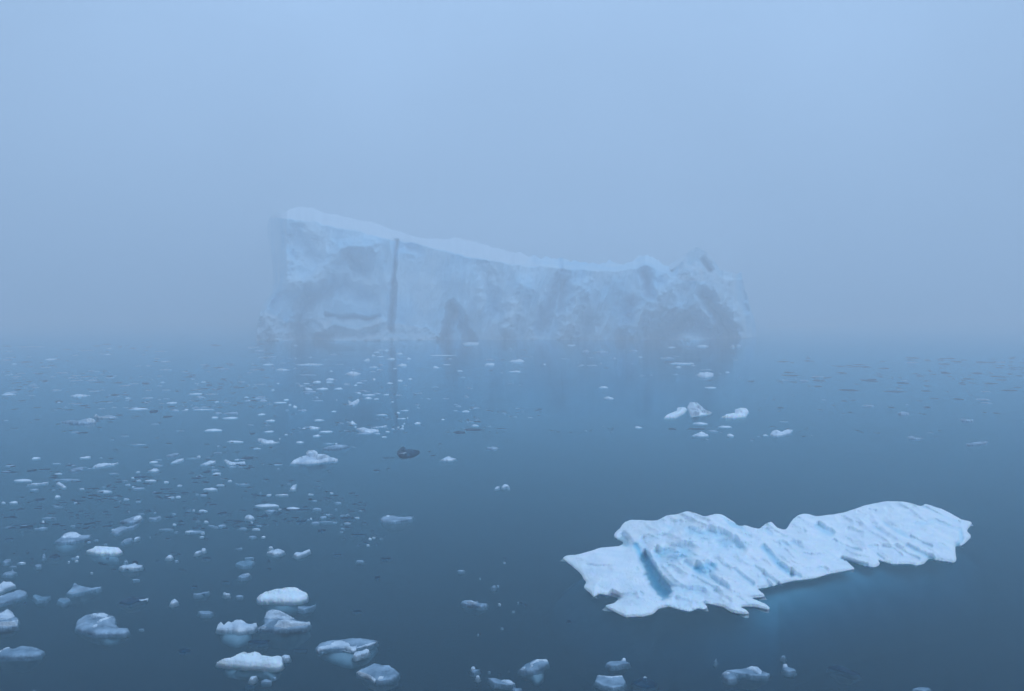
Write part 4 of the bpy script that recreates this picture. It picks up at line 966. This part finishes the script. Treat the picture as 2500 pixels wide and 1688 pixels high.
B('B', 'w 540 715 95 120;g 620 718 138 160;g 992 1060 232 252;g 1060 1165 234 240;d 870 940 222 244;g 1060 1110 188 208;w 985 1000 205 216;w 515 535 234 246;d 250 320 152 180;d 580 650 175 205;g 0 145 303 322;g 500 560 346 360;w 600 634 350 360;d 475 500 316 324;d 480 530 284 290;g 1345 1410 537 551;d 1540 1620 516 534;d 1170 1235 484 500;w 1445 1468 362 374;d 1225 1340 195 215;d 1300 1420 330 342;d 1040 1100 290 316;g 1005 1070 126 142;d 50 95 736 752;d 1320 1395 928 946;d 1490 1530 662 682;g 600 680 1470 1500;d 480 545 1522 1536;g 400 450 443 452;w 430 452 442 450;g 400 455 808 828;g 470 545 515 526;d 645 670 540 550;d 640 680 602 608;d 130 200 515 530;w 145 185 228 242;g 250 320 255 275;w 135 160 144 154;w 60 80 140 150;d 860 960 1235 1246;d 290 350 700 712;w 650 680 20 30;w 720 815 20 30;w 800 900 120 140;d 740 1000 140 150;d 960 1000 52 66;g 690 720 1455 1470')
B('A', 'w 70 130 74 92;w 5 35 80 92;w 425 460 28 46;g 320 420 200 212;g 290 360 275 292;d 790 840 154 166;d 820 870 178 188;d 250 330 50 75;d 840 900 60 70;d 740 800 60 72;d 695 740 212 220;d 595 635 245 258;d 480 515 294 304;d 25 90 362 380;g 1365 1400 312 322;w 1450 1530 305 322;g 1530 1590 306 316;w 1350 1380 252 262;d 1380 1450 256 268;d 1285 1350 192 208;d 765 810 556 566;g 75 125 582 592;d 1500 1540 734 752;g 1035 1090 684 696;d 1385 1475 1225 1268;w 1560 1595 938 948;d 1525 1608 796 810;w 590 615 505 518;w 585 612 538 546;w 530 545 546 556;g 545 600 518 528;d 170 200 868 880;g 1250 1350 290 300;g 250 270 1552 1568;g 1085 1130 1076 1086;d 830 870 268 278;w 800 860 0 10')
B('C', 'w 385 410 308 320;d 595 620 312 324;g 540 555 296 306;g 55 110 35 52;d 940 985 445 458')
print('custom', len(LAND), 'boxes', len(boxes))

def dirword(dx, dy):
    a = math.degrees(math.atan2(-dy, dx)) % 360
    return ['right', 'upper right', 'top', 'upper left', 'left', 'lower left', 'bottom', 'lower right'][int((a + 22.5) // 45) % 8]
ORD = ['nearest', 'second', 'third', 'fourth', 'fifth', 'sixth', 'seventh', 'eighth', 'ninth', 'tenth']
boxes.sort(key=lambda b: -(b[2] - b[0]) * (b[3] - b[1]))
N_IND = 190
ind = boxes[:N_IND]; rest = boxes[N_IND:]
slots = {}
for i, (x0, y0, x1, y1, t) in enumerate(ind):
    cx, cyy = 0.5 * (x0 + x1), 0.5 * (y0 + y1)
    d = [math.hypot(l[0] - cx, (l[1] - cyy) * 2.2) for l in LAND]
    k = int(np.argmin(d))
    word = dirword(cx - LAND[k][0], (cyy - LAND[k][1]) * 2.2)
    slots.setdefault((k, word), []).append((d[k], i))
labels = {}
PREP = {'right': 'to the right of', 'left': 'to the left of', 'top': 'straight behind', 'bottom': 'straight in front of',
        'upper right': 'behind and right of', 'upper left': 'behind and left of', 'lower left': 'in front and left of', 'lower right': 'in front and right of'}
for (k, word), L in slots.items():
    L.sort()
    for r, (dd, i) in enumerate(L):
        x0, y0, x1, y1, t = ind[i]
        asp = (x1 - x0) / max(y1 - y0, 1)
        shp = 'sliver' if asp > 7 else ('chip' if asp > 3.4 else 'lump')
        rank = (ORD[r] + ' ' if len(L) > 1 else '')
        labels[i] = f"{rank}small {TY[t][1]} ice {shp} {PREP[word]} {LAND[k][2]}"
for i, (x0, y0, x1, y1, t) in enumerate(ind):
    X, Y, a, b, h = lump_from_box(x0, y0, x1, y1, t)
    V, F = lump_mesh(X, Y, a, b, h, 100 + i, z0=-0.01 if t == 's' else 0.0, seg=18)
    nm = 'ice_sliver' if 'sliver' in labels[i] else ('ice_chip' if 'chip' in labels[i] else 'ice_lump')
    o = mesh_obj(nm, V, F, M[TY[t][0]], origin=(X, Y, 0))
    tag(o, labels[i], 'ice', GROUP)

# ------------------------------------------------------------------ crumbs beyond counting: one object
r_ = np.random.default_rng(21)
def crumbs():
    AV, AF, mi, off = [], [], [], 0
    def put(x0, y0, x1, y1, t, seed):
        nonlocal off
        X, Y, a, b, h = lump_from_box(x0, y0, x1, y1, t)
        V, F = lump_mesh(X, Y, a, b, h, seed, seg=8, drop=0.08)
        AV.append(V); AF.extend([[v + off for v in f] for f in F]); mi.extend([{'w': 0, 'g': 1, 'd': 2, 's': 1}[t]] * len(F)); off += len(V)
    k = 5000
    for b in rest: put(*b, k); k += 1
    fields = [  # x range, y range, number, width range, dark share
        (0, 640, 905, 1000, 190, (6, 26), .45), (0, 640, 1010, 1130, 60, (6, 24), .7), (0, 700, 1130, 1215, 190, (6, 26), .75),
        (0, 900, 1200, 1290, 240, (6, 24), .8), (620, 1240, 860, 1010, 150, (5, 22), .25), (1900, 2500, 870, 935, 110, (6, 34), .9),
        (600, 1000, 1000, 1060, 60, (5, 20), .6), (1240, 1850, 850, 940, 60, (5, 20), .2), (0, 500, 1290, 1400, 40, (5, 20), .7),
        (0, 650, 835, 905, 60, (8, 30), .5), (1650, 2300, 1040, 1075, 26, (5, 16), .7), (1050, 1500, 1040, 1060, 20, (5, 14), .8),
        (1100, 1350, 985, 1030, 40, (6, 22), .7), (1850, 2500, 935, 1010, 30, (6, 20), .8), (700, 960, 1290, 1330, 18, (5, 14), .7), (1150, 1300, 1360, 1660, 14, (4, 12), .5)]
    for fx0, fx1, fy0, fy1, n, wr, ds in fields:
        for _ in range(int(n * 1.8)):
            x = r_.uniform(fx0, fx1); y = r_.uniform(fy0, fy1)
            if perlin(x / 90, y / 22, 4.4) + 0.6 * perlin(x / 35, y / 9, 2.4) < 0.0: continue
            w = r_.uniform(*wr) * r_.uniform(.5, 1)
            hpx = w * r_.uniform(.12, .26)
            q = r_.uniform()
            t = 'd' if q < ds else ('g' if q < ds + (1 - ds) * .86 else 'w')
            put(x, y, x + w, y + max(hpx, 1.6), t, k); k += 1
    me = bpy.data.meshes.new('brash_ice')
    me.from_pydata(np.concatenate(AV).tolist(), [], [list(map(int, f)) for f in AF])
    for q in ('white', 'wet', 'clear'): me.materials.append(M[q])
    me.polygons.foreach_set('material_index', mi)
    me.update()
    o = bpy.data.objects.new('brash_ice', me); C.objects.link(o)
    o['kind'] = 'stuff'; o['label'] = 'crumbs of pale and dark brash ice strewn over the sea'
    o['category'] = 'brash ice'
crumbs()

# ------------------------------------------------------------------ the fog
hz = box('haze', (-3300, -600, -8), (3300, 4500, 66), [M['deep']], 'stuff')
hm = bpy.data.materials.new('sea_fog'); hm.use_nodes = True
hn, hl = hm.node_tree.nodes, hm.node_tree.links
hn.remove(hn['Principled BSDF'])
pv = hn.new('ShaderNodeVolumePrincipled')
pv.inputs['Color'].default_value = (0.965, 0.982, 1.0, 1)
pv.inputs['Density'].default_value = 0.0037
pv.inputs['Anisotropy'].default_value = 0.1
hl.new(pv.outputs[0], hn['Material Output'].inputs['Volume'])
hz.data.materials.clear(); hz.data.materials.append(hm)
